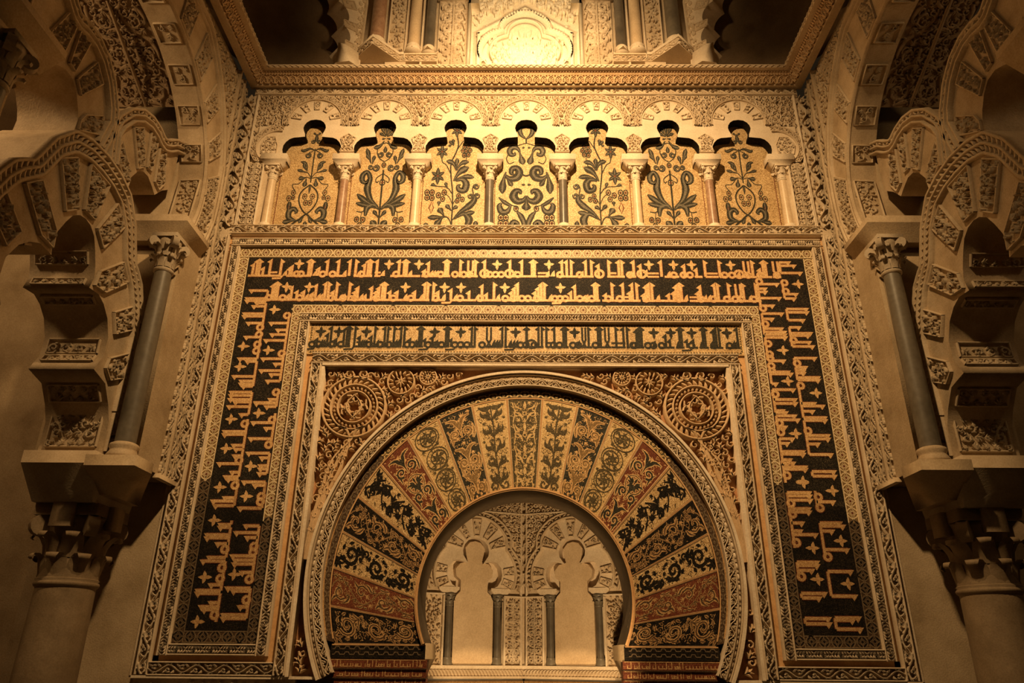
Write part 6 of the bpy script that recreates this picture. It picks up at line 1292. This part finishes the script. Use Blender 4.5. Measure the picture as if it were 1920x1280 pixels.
TXT = {
    'r1': 'a-2965,7 a-2926,9 b-2897,9 --3010,-2886 a-2852,5 a-2781,9 q-2796,-2694 b-2662,9 --2886,-2649 e-2609 a-2559,5 a-2538,6 j-2683 *-2468 o-2480 o-2435 a-2356,9 b-2327,9 --2593,-2322 e-2282 a-2243,5 o-2198 a-2155,9 o-2091 a-2034,9 --2096,-1938 e-1961 a-1910,9 b-1843,9 --1860,-1826 e-1803 a-1747,7 a-1708,9 b-1679,9 --1826,-1657 o-1775 a-1612,9 q-1634,-1567 e-1544 *-1484 a-1371,9 a-1315,9 b-1287,9 --1461,-1258 o-1399 e-1247 --1258,-1135 *-1157 a-1090,4 a-1050,8 o-1073 e-1017 e-989 e-960 o-915 a-865,9 b-837,9 --1124,-809 o-758 b-702,9 o-663 --719,-674 L-618,-567 b-539,9 --550,-511 o-601 a-438,9 O-438 o-382 o-320 o-258 *-303 a-163,9 O-169 e-118 o-79 --146,4 a-34,9 a77,9 b105,9 -4,128 *262 q139,257 e245 e301 a402,9 a453,9 b503,9 -341,565 o380 o593 e615 a660,9 b722,9 -587,744 a798,7 O806 b910,9 q901,990 a1018,9 b1052,9 -890,1080 e1141 o1136 a1180,9 -1113,1203 a1253,7 O1264 *1348 a1315,4 q1326,1449 a1477,9 *1615 e1554 o1610 -1509,1666 a1727,7 o1716 o1783 *1811 a1856,5 -1833,1917 b1951,9 q1951,2085 -1951,2090 b2107,9 o2157 -2101,2185 *2235 o2235 O2313 e2308 L2375,2425 b2464,9 o2408 -2380,2503 a2542,5 a2581,9 b2609,9 o2542 -2514,2665 L2693,2743 o2720 -2693,2760',
    'r2': 'a-2714,8 a-2687,9 b-2659,9 o-2748 --2759,-2636 *-2570 o-2597 e-2547 e-2525 a-2508,7 --2636,-2492 a-2447,5 a-2375,5 o-2414 e-2341 *-2325 a-2280,4 a-2247,8 o-2275 e-2213 e-2186 a-2147,9 b-2113,9 --2492,-2102 a-2058,5 b-2024,9 o-2074 e-1946 o-1946 --2035,-1924 b-1885,9 q-1902,-1852 a-1824,5 a-1796,7 o-1818 e-1752 e-1718 a-1646,7 --1869,-1635 a-1596,5 a-1568,7 a-1530,9 b-1502,9 o-1591 --1613,-1486 a-1447,5 a-1370,5 o-1408 --1486,-1342 *-1286 e-1281 o-1220 a-1181,5 e-1109 a-1075,9 b-1042,9 --1342,-1020 b-981,9 a-931,5 o-953 --998,-853 *-865 e-870 a-792,6 j-831 *-687 e-743 o-693 a-598,5 --776,-521 e-510 a-460,8 o-476 --510,-355 a-410,4 b-332,9 e-288 --355,-255 *-216 o-210 a-144,5 a-111,7 a-78,9 o-122 --244,-55 o-33 o32 a109,5 a143,7 a176,9 b209,9 o126 -4,237 e270 o320 o375 o430 j347 *381 a491,5 a535,8 -237,558 o585 o657 e657 o712 a745,9 b773,9 -558,801 a862,4 o889 b933,9 -823,966 o1011 a1049,9 q1055,1110 a1121,5 a1149,9 b1198,9 -966,1232 a1270,4 a1298,8 a1325,9 b1359,9 o1292 -1254,1490 e1419 a1534,4 a1589,5 a1617,8 a1644,9 b1672,9 o1639 -1490,1727 e1716 q1755,1843 a1848,5 a1876,8 o1876 e1920 e1964 -1755,2107 a2030,9 b2063,9 o2008 o2151 b2179,9 -2107,2206 o2239 L2256,2306 b2333,9 o2300 -2206,2372 o2438 e2399 b2471,9 -2372,2515',
    'g': 'o-2218 j-2231 a-2170,4 o-2148 e-2122 e-2100 e-2074 a-2061,6 a-2028,9 --2166,-2052 *-2140 o-2013 a-1969,4 --2044,-1965 *-1952 o-1917 a-1891,8 a-1860,9 b-1834,9 --1930,-1817 j-1825 b-1777,9 --1791,-1651 a-1725,5 q-1756,-1651 e-1703 e-1682 e-1660 *-1660 b-1568,9 a-1603,5 o-1620 --1590,-1520 e-1538 o-1507 a-1464,9 b-1433,9 --1511,-1433 o-1416 b-1368,9 e-1346 e-1324 a-1294,9 --1389,-1285 b-1259,9 --1276,-1241 o-1224 a-1198,4 o-1172 e-1141 e-1122 a-1102,9 a-1102,9 b-1076,9 --1137,-1058 a-1041,4 j-1045 o-1006 a-963,5 o-923 e-923 o-867 --980,-841 *-945 a-823,9 b-797,9 --841,-788 a-767,4 j-767 o-728 o-667 o-601 *-671 a-554,9 b-523,9 --684,-510 o-445 L-397,-354 --397,-232 e-327 e-297 e-271 a-236,9 b-201,9 --214,-180 *-97 e-154 e-119 e-88 j-154 --171,-67 o-45 a16,9 b20,9 o12 --23,55 o98 a142,9 b177,9 O68 -55,194 b224,9 q220,281 a307,9 o298 o359 a402,9 b428,9 -220,454 *519 o498 o554 e554 L598,632 b663,9 -593,697 o732 a762,9 b788,9 -706,819 L836,875 -836,888 q897,1044 b949,9 a1027,9 -897,1044 b1066,9 -1053,1087 o1122 o1137 a1163,8 a1189,9 b1215,9 -1115,1236 *1345 o1275 o1332 e1340 *1522 o1418 a1462,6 a1505,4 -1392,1548 e1587 a1609,9 b1630,9 -1566,1652 *1739 a1682,4 j1682 o1726 a1747,4 -1704,1791 e1830 a1851,9 b1873,9 -1808,1903 *2106 e1938 a1964,8 a1990,9 b2020,9 o1959 -1920,2050 o2119 e2162 e2188 a2210,9 -2076,2232',
    'lo': 'a5222,8 a5127,9 a5099,9 a5072,5 a5034,6 a4947,9 a4916,9 a4837,7 o4788 a4675,7 o4705 *4571 o4593 o4519 a4431,8 a4402,5 *4343 a4236,9 a4186,6 a4154,6 a4129,5 a4065,9 a4030,9 a3988,9 a3960,7 a3912,9 a3829,4 *3781 o3734 a3653,9 a3623,9 a3513,5 *3480 a3473,4 a3407,4 o3362 a3329,9 a3245,4 a3201,6 a3175,5 o3118 *3099 a2998,5 a2967,9 a2924,8 *2785 a2747,5 a2721,5 a2652,9 a2624,9 a2571,5 o2521 a2447,7 a2414,9 o2356 *2272 o2260 a2206,5 a2156,9 a2132,9 a2052,4 a2017,7 a1994,6 o1948 *1890',
    'li': '*4996 o4926 a4838,8 a4759,5 a4706,7 a4639,9 *4527 o4491 a4432,9 a4374,4 a4301,9 a4258,5 a4187,6 o4067 a3990,4 a3948,9 a3955,9 a3913,5 *3844 o3776 a3746,9 a3688,4 a3581,9 o3521 a3435,9 a3389,4 *3305 a3311,4 a3279,4 a3234,4 a3151,9 a3120,5 *3013 o3013 o2963 a2901,9 a2736,6 a2673,9 a2629,5 o2548 o2498 a2462,9 a2425,8 a2391,8 *2298 a2316,5 o2256 a2178,9 a2154,7 o2078 a2019,4 a1950,9 a1921,9',
    'ro': 'a5586,5 a5545,7 a5456,9 o5336 *5320 o5233 a5199,6 a5147,5 a5023,9 a4985,9 a4893,7 a4810,5 a4743,9 a4716,8 o4661 a4641,8 a4594,9 a4463,9 o4405 a4362,5 a4319,4 a4332,4 a4297,4 a4251,9 a4223,9 o4162 *4085 a3974,6 a3947,9 a3892,5 a3826,9 a3797,9 o3689 a3643,9 a3609,9 a3557,5 a3452,9 a3284,9 a3240,9 *3099 o3039 a2994,7 o2938 a2797,8 a2768,9 a2723,5 *2634 a2554,9 o2490 a2361,9 *2255 a2148,9 a1964,9 a1945,7 a1871,9',
    'ri': 'o5351 a5319,9 a5264,4 a5225,4 a5151,9 a5061,6 o5030 a4968,9 a4907,5 o4847 a4794,8 a4756,9 a4727,9 a4694,9 o4623 *4549 o4505 o4461 a4432,7 o4375 a4310,8 a4288,9 o4317 *4210 a4182,3 a4119,9 o4070 a4014,9 a3973,9 a3897,4 a3877,5 a3843,8 a3802,9 o3768 a3728,4 *3661 o3674 a3608,6 a3562,4 a3480,9 a3454,9 o3373 a3398,4 a3366,5 a3328,9 a3306,9 o3245 *3187 *3174 a3080,9 a3049,9 a3009,9 o2978 a2928,8 a2898,8 o2878 a2795,5 a2722,4 a2689,9 o2616 *2568 a2441,8 a2412,8 a2370,6 o2315 *2292 a2169,9 a2131,7 a1957,9 a1913,9',
}
def lettering(mb, F, text, H, w, mat, under, h=0.0, old=None):
    """angular script: a/b stems with wedge heads, e teeth, o loops, q double bars, - base strokes, j tails, * fleurons"""
    for tok in text.split():
        k = tok[0]; a = [float(v) for v in tok[1:].split(',')]; s = a[0] / 1000; m, u = (mat, under)
        if old and s < old: m, u = 'oldgold', 'red'
        def st(P, ww, hh=0.003):
            ribbon(mb, F, P, ww + 0.012, h, h + 0.0015, u); ribbon(mb, F, P, ww, h, h + hh, m)
        if k in 'ab':
            e = -1 if k == 'a' else 1; t = H * (0.30 + 0.70 * (a[1] - 3) / 6) if a[1] < 9 else H
            st([(s, 0), (s, t - 0.012)], w); P = [(s + e * w * 1.5, t - 0.036), (s + e * w * 0.5, t - 0.05), (s - e * w * 0.5, t - 0.05), (s - e * w * 0.5, t + 0.008)]
            prism(mb, F, P, h + 0.0031, h + 0.0031, m); ribbon(mb, F, P, 0.006, h, h + 0.0015, u, closed=True)
        elif k == 'e': P = [(s - w, 0.0), (s + w * 0.9, 0.0), (s + w * 0.7, H * 0.36), (s - w * 0.2, H * 0.24)]; prism(mb, F, P, h + 0.003, h + 0.003, m); ribbon(mb, F, P, 0.007, h, h + 0.0015, u, closed=True)
        elif k in 'oO':
            r = 0.030 if k == 'o' else 0.045; P, ww = ring(s, r * 0.75, r, w * 0.95, 14); st(P, w * 0.95); P, ww = ring(s, r * 0.75, 0.004, 0.007, 6); ribbon(mb, F, P, ww, h, h + 0.002, u)
        elif k == '-': st([(s, 0), (a[1] / 1000, 0)], w * 0.9)
        elif k == 'q': st([(s, 0), (a[1] / 1000, 0), ], w * 0.8); st([(s, H * 0.20), (a[1] / 1000, H * 0.20)], w * 0.8)
        elif k == 'L':
            b = a[1] / 1000; st([(s, H - 0.01), (s, H * 0.35), (b, 0.0)], w * 0.85); st([(b, H - 0.01), (b, H * 0.35), (s, 0.0)], w * 0.85); st([(s - 0.02, 0), (b + 0.02, 0)], w * 0.8)
        elif k == 'j': st([(s + 0.05, 0.0), (s + 0.03, -0.03), (s - 0.06, -0.034)], w * 0.8)
        elif k == '*':
            c = H * 0.70
            for dx, dy in ((0, 0.062), (0, -0.066), (0.056, 0.012), (-0.056, 0.012)): P, ww = leaf(s, c, s + dx, c + dy, 0.034); ribbon(mb, F, P, ww, h, h + 0.003, m)
BAND_ROWS = [('r1', 5.405, 0.205), ('r2', 5.115, 0.215)]
for key, z0, H in BAND_ROWS:
    mb = MB(); lettering(mb, lambda u, v, h, z0=z0: FAC(u, z0 + np.asarray(v), h), TXT[key], H, 0.028, 'goldline', 'red', 0.0005); mb.build('inscription_line', band_t)
for key, s, x0, H in (('lo', -1, 2.765, 0.235), ('li', -1, 2.497, 0.235), ('ro', 1, 2.765, 0.235), ('ri', 1, 2.497, 0.235)):
    mb = MB(); F = lambda u, v, h, s=s, x0=x0: FAC(s * (x0 + np.asarray(v)), np.asarray(u) + 0 * np.asarray(v), h)
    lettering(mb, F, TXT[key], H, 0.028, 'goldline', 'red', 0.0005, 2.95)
    zs = sorted(int(q) / 1000 for q in __import__('re').findall(r'[ao*](\d+)', TXT[key]))
    i = 0
    while i < len(zs) - 1:                                   # joined words share a base stroke
        j = i
        while j < len(zs) - 1 and zs[j + 1] - zs[j] < 0.115 and j - i < 5: j += 1
        if j > i: lettering(mb, F, '-%d,%d' % (zs[i] * 1000, zs[j] * 1000), H, 0.026, 'goldline', 'red', 0.0005, 2.95)
        i = j + 1
    mb.build('inscription_line', band_t)
mb = MB(); lettering(mb, lambda u, v, h: FAC(u, 4.575 + np.asarray(v), h), TXT['g'], 0.235, 0.026, 'green', 'gold', 0.0005); mb.build('inscription_line', gold_t)
